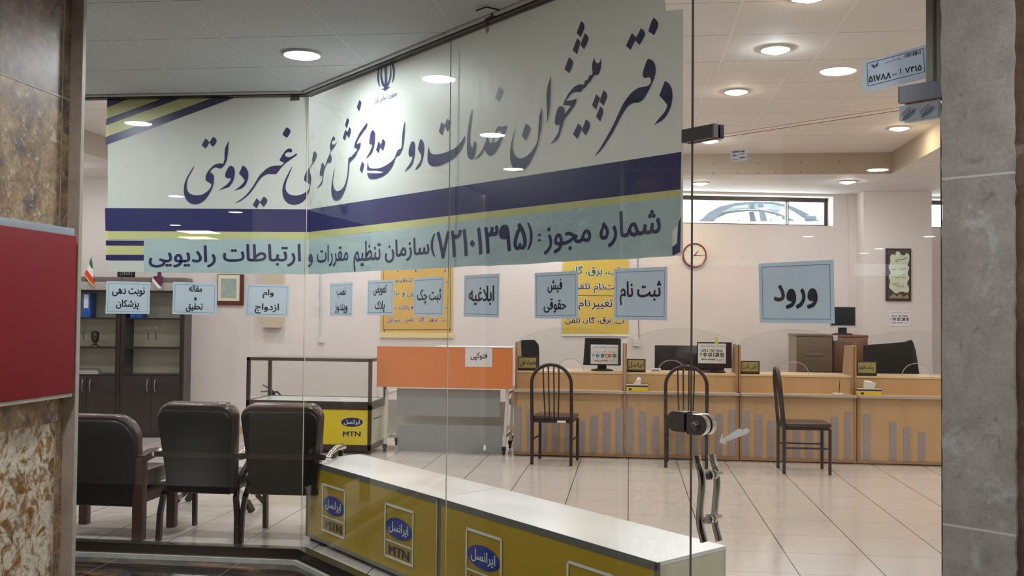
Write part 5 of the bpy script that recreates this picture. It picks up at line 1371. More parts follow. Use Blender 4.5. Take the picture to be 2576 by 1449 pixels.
hand(math.radians(38), rc * .5, .006, .011); hand(math.radians(92), rc * .72, .004, .013); hand(math.radians(212), rc * .6, .0015, .015)
mb.build('hands', 'black', t, world=True)
mb = MB()
for k in range(12):
    a_ = math.radians(30 * k); d = np.array(UW) * math.sin(a_) + Z3 * math.cos(a_); s = np.array(UW) * math.cos(a_) - Z3 * math.sin(a_); c_ = cc + NW * .0075
    mb.slab([c_ + d * rc * .76 - s * .003, c_ + d * rc * .76 + s * .003, c_ + d * rc * .84 + s * .003, c_ + d * rc * .84 - s * .003], NW, .001)
mb.build('hour_marks', 'icon_dark', t, world=True)
# calligraphy picture and notice on the pilaster
q = rect_on(onPil, 2229, 625, 2292, 757, .025)
t = thing('calligraphy_picture', 'tall dark framed picture with a pale torn parchment of calligraphy, on the pilaster', 'picture', (q[2] + q[3]) / 2)
MB().slab(q, pn, .024).build('frame', 'walnut', t, world=True)
q2 = lift(q, pn, .0015); MB().slab(sub_quad(q2, .07, .035, .93, .965), pn, .001).build('picture_ground', 'calli_dark', t, world=True)
pts = smooth_closed([(.16,.16),(.26,.11),(.36,.13),(.40,.07),(.52,.06),(.60,.12),(.74,.13),(.80,.09),(.92,.12),(.93,.22),(.86,.32),(.93,.36),(.86,.48),(.93,.56),(.84,.66),(.92,.76),(.86,.84),(.60,.82),(.40,.86),(.24,.80),(.12,.74),(.16,.62),(.10,.54),(.18,.46),(.10,.36),(.17,.26)], 3)
MB().poly([[quad_uv(lift(q2, pn, .001), *p) for p in pts]]).build('parchment', 'calli_pale', t, world=True)
mb = MB()
for st_ in ([(.34,.215),(.40,.225),(.47,.215),(.54,.185)], [(.50,.215),(.56,.222),(.63,.215),(.66,.20)], [(.62,.215),(.70,.205),(.78,.185),(.86,.165)], [(.70,.18),(.74,.19),(.72,.21)],
            [(.36,.255),(.44,.252),(.52,.25)], [(.20,.392),(.30,.40),(.42,.392)], [(.52,.385),(.64,.40),(.76,.385),(.82,.36)], [(.58,.36),(.64,.355)], [(.72,.365),(.75,.36)],
            [(.36,.545),(.44,.56),(.52,.545),(.56,.52)], [(.56,.555),(.64,.56),(.70,.545),(.76,.55),(.78,.53)], [(.60,.53),(.68,.505),(.78,.488)], [(.68,.575),(.74,.58)], [(.76,.585),(.78,.592)],
            [(.20,.66),(.28,.685),(.38,.675),(.44,.655)], [(.34,.70),(.42,.72),(.50,.70),(.56,.715),(.62,.70)], [(.48,.745),(.54,.74)], [(.60,.74),(.66,.735),(.70,.70)], [(.68,.69),(.70,.66)], [(.40,.655),(.48,.66),(.52,.65)]):
    mb.tube([quad_uv(lift(q2, pn, .0016), *p_) for p_ in st_], [.0016] + [.0032] * (len(st_) - 2) + [.0014], 5)
mb.build('calligraphy', 'green_ink', t, world=True)
MB().poly([[quad_uv(lift(q2, pn, .0018), *p) for p in ((.12, .93), (.3, .86), (.42, .92), (.55, .86), (.7, .93), (.86, .87), (.9, .95), (.12, .95))]]).build('picture_hills', 'hill', t, world=True)
def notice(parent, q, n, colour=True):
    MB().slab(q, n, .001).build('sheet', 'white_paper', parent, world=True)
    l = lift(q, n, .0008); mk = MB(); put_text(mk, 'شماره ما در شبکه های اجتماعی', sub_quad(l, .07, .08, .95, .19), .0, 2)
    if not colour: put_text(mk, '0923 195 7046', sub_quad(l, .11, .29, .88, .44), .008, 2); put_text(mk, 'barzin_armdast', sub_quad(l, .12, .74, .62, .85), .025, 2)
    put_text(mk, 'آیدی ما', sub_quad(l, .67, .74, .87, .86), .0, 2)
    ring = sub_quad(l, .06, .48, .145, .61); mk.poly([ellipse_pts(ring, 20), ellipse_pts(ring, 20, .62)])
    for u in (.07, .21, .38, .58, .83): mk.add(sub_quad(l, u, .675, u + .06, .69), [[0, 1, 2, 3]])
    mk.build('lettering', 'black_ink', parent, world=True)
    if colour:
        m2 = MB(); put_text(m2, '0923 195 7046', sub_quad(l, .12, .31, .88, .44), .008, 2); m2.build('phone_number', 'orange_ink', parent, world=True)
        m2 = MB(); put_text(m2, 'barzin_armdast', sub_quad(l, .12, .76, .63, .87), .025, 2); m2.build('handle_name', 'crimson_ink', parent, world=True)
    for (a_, b2, mtl, rnd) in ((.19, .315, 'icon_blue', True), (.37, .495, 'whatsapp', False), (.54, .755, 'icon_red', False), (.80, .93, 'whatsapp', False)):
        m2 = MB(); qq = sub_quad(l, a_, .475, b2, .65)
        m2.poly([ellipse_pts(qq, 20)]) if rnd else m2.add(qq, [[0, 1, 2, 3]])
        ic = m2.build('icon', mtl if colour else 'icon_dark', parent, world=True)
        m3 = MB(); q3 = lift(qq, n, .0006)
        if rnd: m3.poly([[quad_uv(q3, *p) for p in ((.22, .52), (.78, .25), (.66, .78), (.48, .62))]])
        elif b2 - a_ > .2: m3.add(sub_quad(q3, .12, .18, .44, .82), [[0, 1, 2, 3]]); m3.add(sub_quad(q3, .52, .36, .92, .48), [[0, 1, 2, 3]])
        else: m3.poly([ellipse_pts(sub_quad(q3, .18, .18, .82, .82), 16), ellipse_pts(sub_quad(q3, .18, .18, .82, .82), 16, .68)])
        m3.build('icon_mark', 'white_paper', ic, world=True)
q = rect_on(onPil, 2237, 781, 2290, 820, .004)
t = thing('wall_notice', 'small white contact notice taped on the pilaster under the calligraphy picture', 'notice', (q[2] + q[3]) / 2, 0, 'contact notices')
notice(t, q, pn, False)

# ================================================================== glass showcase with yellow front
sx0, sx1, sy0, sy1 = -4.15, -2.752, 10.60, 11.30
zt = float(PY(775, 901, sy0)[2]); zm0, zm1 = float(PY(775, 1029, sy0)[2]), float(PY(775, 1009, sy0)[2]); zb0 = float(PY(860, 1119, sy0)[2])
t = thing('showcase', 'glass showcase with brown metal frame and yellow lower panel, left of the orange stand', 'showcase', ((sx0 + sx1) / 2, (sy0 + sy1) / 2, 0))
w = .036; mb = MB()
for x in (sx0, sx1 - w):
    for y in (sy0, sy1 - w): mb.box(x, y, 0, x + w, y + w, zt)
for z0, z1 in ((zt - w * .9, zt), (zm0, zm1), (zb0 - .06, zb0)):
    mb.box(sx0, sy0 + .001, z0, sx1, sy0 + w - .001, z1); mb.box(sx0, sy1 - w + .001, z0, sx1, sy1 - .001, z1)
    mb.box(sx0 + .001, sy0, z0 + .001, sx0 + w - .001, sy1, z1 - .001); mb.box(sx1 - w + .001, sy0, z0 + .001, sx1 - .001, sy1, z1 - .001)
mb.build('frame', 'showcase', t, world=True)
MB().box(sx0 + w, sy0 + w * .4, zm1 - .012, sx1 - w, sy1 - w * .4, zm1 - .004).build('shelf_board', 'top_white', t, world=True)
MB().box(sx0 + w, sy0 + w * .4, zb0 - .03, sx1 - w, sy1 - w * .4, zb0 - .015).build('bottom_board', 'cream_panel', t, world=True)
MB().box(sx0 + w - .003, sy0 + .012, zm1, sx1 - w + .003, sy0 + .018, zt - w * .9).build('front_pane', 'glass_thin', t, world=True)
MB().box(sx1 - .018, sy0 + w, zm1, sx1 - .012, sy1 - w, zt - w * .9).build('side_pane', 'glass_thin', t, world=True)
MB().box(sx0 + .012, sy0 + w, zm1, sx0 + .018, sy1 - w, zt - w * .9).build('side_pane', 'glass_thin', t, world=True)
MB().box(sx0 + w * .3, sy0 + w * .3, zt, sx1 - w * .3, sy1 - w * .3, zt + .008).build('top_pane', 'glass_thin', t, world=True)
fp = MB().box(sx0 + w, sy0 + .008, zb0, sx1 - w, sy0 + .02, zm0).build('front_panel', 'yellow', t, world=True)
sp = MB().box(sx1 - .02, sy0 + w, zb0, sx1 - .008, sy1 - w, zm0).build('side_panel', 'cream_panel', t, world=True)
MB().box(sx0 + .008, sy0 + w, zb0, sx0 + .02, sy1 - w, zm0).build('side_panel', 'cream_panel', t, world=True)
fP = lambda px, py: PY(px, py, sy0 + .0075)
for cor in ([(857, 1043), (914, 1043), (914, 1107), (857, 1107)], [(740, 1042), (798, 1042), (798, 1107), (740, 1107)]):
    q = [fP(*p) for p in cor]; n = np.array([0, -1.0, 0])
    A_, B_, T_, I_ = MB(), MB(), MB(), MB()
    border(A_, q, 0, .02); A_.add(sub_quad(q, 0, .62, 1, .64), [[0, 1, 2, 3]])
    eq = lift(sub_quad(q, .02, .12, .98, .48), n, .0006); B_.poly([ellipse_pts(eq)]); put_text(T_, 'ایرانسل', lift(sub_quad(eq, .13, .2, .87, .82), n, .0006), .018, 2)
    put_text(I_, 'MTN', lift(sub_quad(q, .1, .66, .88, .86), n, .0006), .022, 2)
    lg = A_.build('logo', 'cream_panel', fp, world=True)
    B_.build('logo_oval', 'navy', fp, world=True); T_.build('logo_lettering', 'logo_white', fp, world=True); I_.build('logo_letters', 'navy', fp, world=True)
q = [np.array([sx1 - .0075, y, z]) for y, z in ((sy0 + .12, zm0 - .1), (sy1 - .14, zm0 - .1), (sy1 - .14, zb0 + .26), (sy0 + .12, zb0 + .26))]
m2 = MB(); m2.poly([ellipse_pts(q)]); m2.build('logo_oval', 'steel_dark', sp, world=True)
# fire extinguisher behind it
e = PY(688, 985, 11.62); zx = float(PY(688, 996, 11.62)[2])
t = thing('fire_extinguisher', 'red fire extinguisher with black lever and hose, standing behind the showcase', 'fire extinguisher', (e[0], 11.62, 0))
MB().lathe([(.0001, 0), (.085, 0), (.09, .015), (.09, zx - .09), (.08, zx - .04), (.05, zx - .005), (.025, zx + .01)], n=28).build('cylinder', 'red', t)
MB().lathe([(.022, zx), (.022, zx + .05), (.0001, zx + .055)], n=14).build('valve', 'black', t)
MB().tube([(-.0, -.01, zx + .055), (-.06, -.02, zx + .10), (-.13, -.02, zx + .13)], .010, 8).tube([(0, -.01, zx + .04), (-.08, -.02, zx + .055), (-.15, -.02, zx + .05)], .009, 8).build('lever', 'black', t)
MB().tube([(.0, -.01, zx + .045), (.06, -.03, zx + .05), (.11, -.03, zx - .0), (.125, -.03, zx - .12), (.12, -.02, zx - .26)], .012, 10).build('hose', 'rubber', t)

# ================================================================== orange stand on castors with grey boards
ry0, ry1 = 10.82, 11.45
fR = lambda px, py, off=0.0: PY(px, py, ry0 + off)
t = thing('copy_stand', 'wheeled stand with a broad orange front board over two grey boards', 'stand', (-2.0, (ry0 + ry1) / 2, 0))
q = rect_on(lambda x, y, o: fR(x, y, -.06 + o), 948, 873, 1289, 976); n = np.array([0, -1.0, 0])
MB().slab(q, n, .03).build('front_board', 'orange', t, world=True)
MB().slab(lift(sub_quad(q, .43, -.016, 1, .004), n, .01), n, .30).build('top_sheet', 'white_paper', t, world=True)
q = rect_on(lambda x, y, o: fR(x, y, .035 + o), 998, 979, 1258, 1047); MB().slab(q, n, .02).build('upper_board', 'grey_board', t, world=True)
q2 = rect_on(lambda x, y, o: fR(x, y, .03 + o), 1000, 1070, 1263, 1141); q2[2][2] = q2[3][2] = max(.012, q2[2][2]); MB().slab(q2, n, .02).build('lower_board', 'grey_board', t, world=True)
q3 = rect_on(lambda x, y, o: fR(x, y, .30 + o), 976, 1008, 1275, 1092); MB().slab(q3, n, .02).build('inner_sheet', 'white_metal', t, world=True)
mb = MB(); PXq = lambda px, py, o: fR(px, py, o)
for (xa, xb) in (((973, 980), (967, 1128)), ((1276, 980), (1268, 1130))):
    for o in (0.02, .58):
        a, b_ = fR(*xa, .02), fR(*xb, .02); a = a + np.array([0, o, 0]); b_ = b_ + np.array([0, o, 0]); mb.bar([a, b_], .03, .03)
    a, b_ = fR(xb[0], 1100, .02), None; mb.bar([a, a + np.array([0, .56, 0])], .03, .03); a = fR(xa[0], 990, .02); mb.bar([a, a + np.array([0, .56, 0])], .03, .03)
a, b_ = fR(971, 1097, .30), fR(1270, 1097, .30); mb.bar([a, b_], .03, .03); a, b_ = fR(968, 1126, .3), fR(1268, 1128, .3); mb.bar([a, b_], .03, .05)
mb.build('frame', 'white_metal', t, world=True)
for x in (967, 1267):
    for o in (.02, .58):
        p = fR(x, 1136, .0) + np.array([0, o, 0])
        mb = MB(); mb.box(p[0] - .02, p[1] - .02, .045, p[0] + .02, p[1] + .02, .085); mb.tube([(p[0] - .012, p[1], .03), (p[0] + .012, p[1], .03)], .03, 16); mb.build('castor', 'rubber', t, world=True)
q = rect_on(lambda x, y, o: fR(x, y, -.064 + o), 1170, 875, 1238, 923)
t = thing('paper_label', 'small white paper label with one printed word, stuck on the orange board', 'label', (q[2] + q[3]) / 2)
MB().slab(q, n, .001).build('sheet', 'white_paper', t, world=True)
mb = MB(); put_text(mb, 'فتوکپی', lift(sub_quad(q, .2, .24, .82, .68), n, .0008), .016, 3); mb.build('lettering', 'black_ink', t, world=True)

# ================================================================== service counters
CY0 = 10.82; CXS = [-1.237, -.046, 1.157, 2.352, 3.56]
ZL, ZTOP, ZFIN = .712, .905, 1.215
YU, YB2 = 10.97, 11.50
def counter(x0, x1, label, bars):
    t = thing('service_counter', label, 'counter', ((x0 + x1) / 2, (CY0 + YB2) / 2, 0), 0, 'row of beech service counters')
    g = .006
    MB().box(x0 + g, CY0, .03, x1 - g, CY0 + .025, ZL - .02).build('front_panel', 'beech', t, world=True)
    MB().box(x0 + g, CY0 + .03, 0, x1 - g, YB2 - .05, .03).build('plinth', 'walnut', t, world=True)
    mb = MB().box(x0 + g, CY0 - .012, .012, x1 - g, CY0 + .0, .04).box(x0 + g, CY0 - .006, .04, x0 + g + .03, CY0, ZL - .02).box(x1 - g - .03, CY0 - .006, .04, x1 - g, CY0, ZL - .02)
    mb.build('front_edging', 'beech_edge', t, world=True)
    MB().box(x0 + g, CY0 - .07, ZL - .02, x1 - g, YU, ZL - .0).build('ledge_board', 'beech', t, world=True)
    MB().box(x0 + g + .012, CY0 - .076, ZL - .024, x1 - g - .004, CY0 - .066, ZL + .003, 0, .003).build('ledge_rail', 'ledge', t, world=True)
    MB().box(x0 + g, YU, ZL, x1 - g, YU + .02, ZTOP - .02).build('upper_panel', 'beech', t, world=True)
    MB().box(x0 + g, YU - .012, ZTOP - .02, x1 - g, YB2, ZTOP).build('worktop', 'beech_top', t, world=True)
    for xa, xb in ((x0 + .003, x0 + .024), (x1 - .024, x1 - .003)):
        prof = [(YU - .03, ZL), (YU - .03, ZFIN), (YU + .02, ZFIN + .01), (YU + .34, ZFIN + .0), (YU + .45, ZTOP), (YB2, ZTOP), (YB2, 0), (CY0 + .025, 0), (CY0 + .025, ZL)]
        mb = MB(); mb.slab([(xa, y, z) for y, z in prof], (-1, 0, 0), xb - xa); mb.build('side_panel', 'beech_edge', t, world=True)
    for px, py in bars:
        a = PY(px - 8.5, 1090, CY0 - .004); b_ = PY(px + 8.5, 1090, CY0 - .004); zt_ = float(PY(px, py, CY0)[2])
        MB().box(a[0], CY0 - .007, .05, b_[0], CY0 - .0005, zt_).build('grey_slat', 'grey_strip', t, world=True)
    return t
sp_ = 32.1
def bars(x, tops, skip=()): return [(x + i * sp_, 960 + v / 2.963) for i, v in enumerate(tops) if i not in skip]
counter(CXS[0], CXS[1], 'leftmost beech service counter, next to the orange stand, one hoop-backed chair in front', bars(1301.5, [185, 213, 250, 285, 318, 293, 262, 230, 205]))
counter(CXS[1], CXS[2], 'second beech service counter from the left, with a tissue box at its left end', bars(1584, [195, 225, 260, 292, 330, 318, 280, 240, 211]))
counter(CXS[2], CXS[3], 'third beech service counter, behind the chair turned sideways, with a pen stand', bars(1876, [215, 250, 290, 330, 356, 330, 295, 262, 227]))
counter(CXS[3], CXS[4], 'rightmost beech service counter, cut off by the stone jamb', [(2181, 960 + 242 / 2.963), (2246, 960 + 302 / 2.963), (2282, 960 + 342 / 2.963), (2319, 960 + 380 / 2.963)])
# arched glass guards standing on the counters
def guard(x0, x1, label, hole_c):
    t = thing('glass_guard', label, 'glass screen', ((x0 + x1) / 2, YU + .10, ZTOP), 0, 'arched glass guards on the counters')
    w = x1 - x0; out = [(x0, ZTOP)]; n_ = 28; zs0, zs1 = 1.25, 1.385
    for i in range(n_ + 1):
        u = i / n_; out.append((x0 + w * u, zs0 + (zs1 - zs0) * math.sin(math.pi * u) ** .8))
    out.append((x1, ZTOP)); r = .145
    arc = [(hole_c + r * math.cos(a), ZTOP + r * .92 * math.sin(a)) for a in [math.pi * i / 18 for i in range(19)]]
    out += arc
    y = YU + .10
    mb = MB(); k = len(out)
    pts = [np.array([x, y, z]) for x, z in out]
    mb.slab(pts, (0, -1, 0), .006); mb.build('glass_sheet', 'glass_thin', t, world=True, smooth=False)
    MB().tube([(x, y + .003, z) for x, z in arc], .004, 6).build('opening_rim', 'guard_rim', t, world=True)
    MB().tube([(x, y + .003, z) for x, z in out[1:n_ + 2]], .0013, 5).build('arched_rim', 'guard_rim', t, world=True)
guard(CXS[0] + .03, CXS[1] - .03, 'arched glass guard on the leftmost counter', -.64)
guard(CXS[1] + .03, CXS[2] - .03, 'arched glass guard on the second counter, behind the middle chair', float(PY(1690, 930, YU)[0]))
guard(CXS[2] + .03, CXS[3] - .03, 'arched glass guard on the third counter, in front of the grey file cabinet', float(PY(2003, 930, YU)[0]))
guard(CXS[3] + .03, CXS[4] - .03, 'arched glass guard on the rightmost counter, in front of the big black chair', float(PY(2312, 930, YU)[0]))
# name plates
def nameplate(x0, x1, y0, y1, word, wb, label):
    Yp = YU + .03; f = lambda x, y, o=0.0: PY(x, y, Yp + o); q = rect_on(f, x0, y0, x1, y1)
    q[2][2] = q[3][2] = ZTOP + .001
    t = thing('name_plate', label, 'name plate', (q[2] + q[3]) / 2, 0, 'olive name plates on the counters'); n = np.array([0, -1.0, 0])
    MB().slab(q, n, .015).build('frame', 'plate_frame', t, world=True)
    MB().slab([q[3], q[2], q[2] + np.array([0, .06, 0]), q[3] + np.array([0, .06, 0])], -Z3, .008).build('foot', 'plate_frame', t, world=True)
    MB().slab(lift(sub_quad(q, .05, .08, .93, .80), n, .0015), n, .001).build('plate', 'plate_gold', t, world=True)
    mb = MB(); put_text(mb, word, [f(wb[0], wb[1], -.002), f(wb[2], wb[1], -.002), f(wb[2], wb[3], -.002), f(wb[0], wb[3], -.002)], .014, 2); mb.build('lettering', 'black_ink', t, world=True)
nameplate(1302, 1352, 897, 928, 'همراه اول', (1308, 904, 1348, 921), 'olive name plate on the leftmost counter, in front of the small black chair')
nameplate(1577, 1624, 903, 936, 'ایرانسل', (1581, 911, 1619, 926), 'olive name plate on the second counter, two words wide, above the left tissue box')
nameplate(1863, 1911, 908, 942, 'تلفن ثابت', (1866, 915, 1906, 931), 'olive name plate on the third counter, left of the sideways chair')
nameplate(2156, 2206, 909, 943, 'پرداخت قبوض', (2158, 917, 2198, 933), 'olive name plate on the rightmost counter, above the right tissue box')
# monitors
def monitor(x0, x1, y0, y1, ys, Ym, label, bez='black', scr=None, tilt=0.0, base_z=None):
    f = lambda x, y, o=0.0: PY(x, y, Ym + o); q = rect_on(f, x0, y0, x1, y1); n = np.array([0, -1.0, 0]); bz = base_z
    cx_ = (q[0][0] + q[1][0]) / 2 + .0; wd = q[1][0] - q[0][0]
    t = thing('monitor', label, 'monitor', (cx_, Ym, bz))
    sk_ = np.array([tilt * wd, 0, 0]); q[0] = q[0] + sk_
    MB().slab(q, n, .035).build('housing', bez, t, world=True)
    if scr: MB().slab(lift(sub_quad(q, .04, .03, .96, .90), n, .002), n, .003).build('screen', scr, t, world=True)
    MB().box(cx_ - .05, Ym + .03, bz + .02, cx_ + .05, Ym + .06, q[2][2] + .08).build('neck', 'black', t, world=True)
    MB().lathe([(.0001, .0), (.125, 0), (.125, .008), (.11, .016), (.05, .024), (.0001, .026)], (cx_, Ym + .04, bz + .0005), 28).build('foot', 'black', t, world=True)
    return t
monitor(1467, 1562, 851, 919, 935, 11.18, 'black monitor on the leftmost counter with a colour notice taped over it', tilt=.05, base_z=ZTOP)
monitor(1754, 1841, 861, 926, 938, 11.18, 'black monitor on the second counter with a black-printed notice, by the door edge', base_z=ZTOP)
def taped(x0, x1, y0, y1, colour, label):
    q = rect_on(lambda x, y, o=0.0: PY(x, y, 11.178 + o), x0, y0, x1, y1); n = np.array([0, -1.0, 0]); q = lift(q, n, .006)
    t = thing('taped_notice', label, 'notice', (q[2] + q[3]) / 2, 0, 'contact notices'); notice(t, q, n, colour); return t
taped(1486, 1555, 867, 916, True, 'white contact notice with coloured icons taped on the left monitor')
tn = taped(1756, 1826, 864, 914, False, 'white contact notice in black print taped on the monitor by the door edge')
q = rect_on(lambda x, y, o=0.0: PY(x, y, 11.17 + o), 1798, 849, 1807, 866); MB().slab(q, (0, -1, 0), .001).build('yellow_tape', 'amber_sticker', tn, world=True)
# tissue boxes and pen stand on the ledge
def tissue(px, Yt, label, pts):
    a = PY(px[0], 984, Yt); b_ = PY(px[1], 984, Yt); x0, x1 = a[0], b_[0]
    t = thing('tissue_box', label, 'tissue box', ((x0 + x1) / 2, Yt + .055, ZL + .001), 0, 'yellow tissue boxes on the ledge'); w = (x1 - x0) / 2
    MB().box(-w, -.055, 0, w, .055, .046).build('box', 'yellow', t)
    MB().box(-w - .001, -.056, .046, w + .001, .056, .062).build('navy_band', 'tissue_blue', t)
    MB().box(-w - .001, -.056, .062, w + .001, .056, .068).build('lid', 'cream_panel', t)
    mb = MB(); mb.poly([ellipse_pts([np.array(p) for p in ((-w * .8, -.0556, .034), (-w * .5, -.0556, .034), (-w * .5, -.0556, .008), (-w * .8, -.0556, .008))], 20)]); mb.build('printed_dot', 'tissue_blue', t)
    # crumpled tissue as a folded sheet
    mb = MB()
    k = len(pts)
    for s, dy in ((1, -.012), (.94, .0), (1.0, .014)):
        fr_ = [(x * w * s, dy + .012 * math.sin(i * 2.1 + s * 9), .066 + z * .085 * (1 if s == 1 else .92)) for i, (x, z) in enumerate(pts)]
        mb.slab([np.array(p) for p in fr_], (0, -1, 0), .004)
    mb.build('tissue', 'white_cloth', t)
tissue((1576, 1629), 10.80, 'yellow tissue box with a peaked tissue, on the ledge of the second counter', [(-.45, -.1), (-.1, .55), (.1, 1.05), (.2, .95), (.4, .8), (.33, .3), (.38, -.1)])
tissue((2159, 2218), 10.79, 'yellow tissue box with a flat topped tissue, on the ledge of the rightmost counter', [(-.45, -.1), (-.42, .9), (-.3, 1.02), (.1, .95), (.62, .65), (.5, .2), (.40, -.1)])
p = PY(2108, 992, 10.82)
t = thing('pen_stand', 'pen upright in a small white base, on the ledge of the third counter', 'pen stand', (p[0], 10.83, ZL + .001))
MB().box(-.048, -.03, 0, .048, .03, .018, 0, .004).build('base', 'top_white', t); MB().tube([(.012, 0, .017), (.018, 0, .09), (.02, 0, .15)], [.004, .005, .003], 8).build('pen', 'steel_dark', t)
p = PY(1650, 933, 11.15)
t = thing('device_box', 'small white device on the second counter, behind its name plate', 'device', (p[0], 11.2, ZTOP + .001))
MB().box(-.055, -.05, 0, .055, .05, .035, 0, .006).build('case', 'top_white', t); MB().box(-.04, -.051, .012, .04, -.049, .02).build('slot', 'icon_dark', t)
t = thing('desk_panel', 'wide dark grey panel standing behind the second counter', 'panel', (.35, 11.9, 0))
a, b_ = PY(1647, 900, 11.9), PY(1822, 900, 11.9); zq = float(PY(1700, 869, 11.9)[2])
MB().box(a[0], 11.9, .08, b_[0], 11.93, zq, 0, .006).build('board', 'screen', t, world=True)
mb = MB()
for x in (a[0] + .08, b_[0] - .08): mb.box(x - .02, 11.78, 0, x + .02, 12.05, .08)
mb.build('foot', 'black', t, world=True)
# office chairs behind the counters
def office_chair(loc, rz, label, back, mtl='black'):
    t = thing('office_chair', label, 'office chair', loc, rz, 'black office chairs behind the counters')
    mb = MB()
    for k in range(5):
        a_ = 2 * math.pi * k / 5; mb.tube([(0, 0, .10), (.28 * math.cos(a_), .28 * math.sin(a_), .06)], [.025, .016], 8)
    mb.build('star_base', 'black', t)
    for k in range(5):
        a_ = 2 * math.pi * k / 5; x, y = .28 * math.cos(a_), .28 * math.sin(a_); MB().tube([(x - .012, y, .028), (x + .012, y, .028)], .028, 12).build('castor', 'rubber', t)
    MB().tube([(0, 0, .08), (0, 0, .43)], .025, 12).build('gas_column', 'steel_dark', t)
    MB().box(-.25, -.24, .43, .25, .24, .52, 0, .035).build('seat', mtl, t)
    MB().slab([np.array([x, .24, z]) for x, z in back], (0, -1, 0), .08).build('backrest', mtl, t)
    for s in (-1, 1): MB().tube([(s * .27, -.12, .50), (s * .29, -.12, .68), (s * .29, .14, .68), (s * .27, .2, .55)], .016, 8).build('armrest', 'black', t)
    return t
ch = PY(1342, 900, 11.85); zc1 = float(PY(1342, 857, 11.95)[2]); zc2 = float(PY(1342, 884, 11.95)[2])
office_chair((ch[0], 11.9, 0), .35, 'black office chair with a small headrest, behind the leftmost name plate',
             [(-.10, .5), (-.13, .8), (-.11, zc2 - .02), (-.12, zc2), (-.13, zc1 - .04), (-.08, zc1), (.07, zc1 + .005), (.12, zc1 - .05), (.13, zc2), (.13, .8), (.10, .5)])
bx = float(PY(2250, 900, 11.9)[0])
Xp = lambda px, py: (float(PY(px, py, 12.0)[0]) - bx, float(PY(px, py, 12.0)[2]))
office_chair((bx, 11.86, 0), 0, 'broad black leather executive chair back behind the rightmost counter',
             [(-.3, .5), Xp(2180, 940), Xp(2181, 869), Xp(2240, 865), Xp(2285, 861), Xp(2299, 856), Xp(2303, 860), Xp(2310, 882), Xp(2315, 912), Xp(2319, 943), (.28, .5)], 'leather_back')
# file cabinets against the pilaster
def file_cabinet(x0, x1, yf, dp, zt_, mf, ms, label, rows, pull):
    t = thing('file_cabinet', label, 'cabinet', ((x0 + x1) / 2, yf + dp / 2, 0), 0)
    MB().box(x0, yf + .02, 0, x1, yf + dp, zt_ - .02).build('carcass', ms, t, world=True)
    MB().box(x0 - .006, yf, zt_ - .03, x1 + .006, yf + dp + .005, zt_, 0, .004).build('top_board', mf, t, world=True)
    hz = (zt_ - .06) / rows
    for i in range(rows):
        z0 = .03 + hz * i
        d = MB().box(x0 + .008, yf, z0 + .004, x1 - .008, yf + .02, z0 + hz - .004, 0, .002).build('drawer', mf, t, world=True)
        xm = (x0 + x1) / 2
        if pull == 'bar': MB().tube([(xm - .10, yf, z0 + hz * .5), (xm - .10, yf - .02, z0 + hz * .5), (xm + .10, yf - .02, z0 + hz * .5), (xm + .10, yf, z0 + hz * .5)], .005, 6).build('handle', 'steel', d, world=True)
        else: MB().slab([np.array(q_) for q_ in ((x0 + .04, yf - .001, z0 + hz * .82), (x0 + .16, yf - .001, z0 + hz * .82), (x0 + .16, yf - .001, z0 + hz * .90), (x0 + .04, yf - .001, z0 + hz * .90))], (0, -1, 0), .001).build('label_holder', 'steel', d, world=True)
        MB().lathe([(.012, 0), (.012, .006), (.0001, .008)], (xm, yf - .0, z0 + hz * .88), 12, 0, rot_x(90)).build('key_lock', 'steel', d, world=True)
    return t
yf = 12.45; a, b_ = PY(2004, 900, yf), PY(2094, 900, yf); zq = float(PY(2050, 841, yf)[2])
file_cabinet(a[0], b_[0], yf, .62, zq, 'file_grey', 'file_light', 'grey walnut file cabinet with bar handles, behind the third counter', 3, 'bar')
yf2 = 12.62; a2, b2 = PY(2097, 900, yf2), PY(2184, 900, yf2); zq2 = float(PY(2140, 843, yf2)[2])
file_cabinet(a2[0], b2[0], yf2, .55, zq2, 'file_red', 'file_red', 'reddish walnut file cabinet with a monitor on top, beside the pilaster', 3, 'plate')
MB_ = MB().box(float(PY(2096, 848, yf2)[0]), yf2 - .003, zq2 - .07, float(PY(2107, 848, yf2)[0]), yf2 - .0005, zq2 - .005)
tag(MB_.build('white_tag', 'white_paper'), 'small square white tag at the top left of the reddish file cabinet', 'tag')
monitor(2088, 2154, 771, 824, 842, yf2 + .16, 'old monitor with a silver frame on top of the reddish file cabinet', 'silver_plastic', 'screen', base_z=zq2)

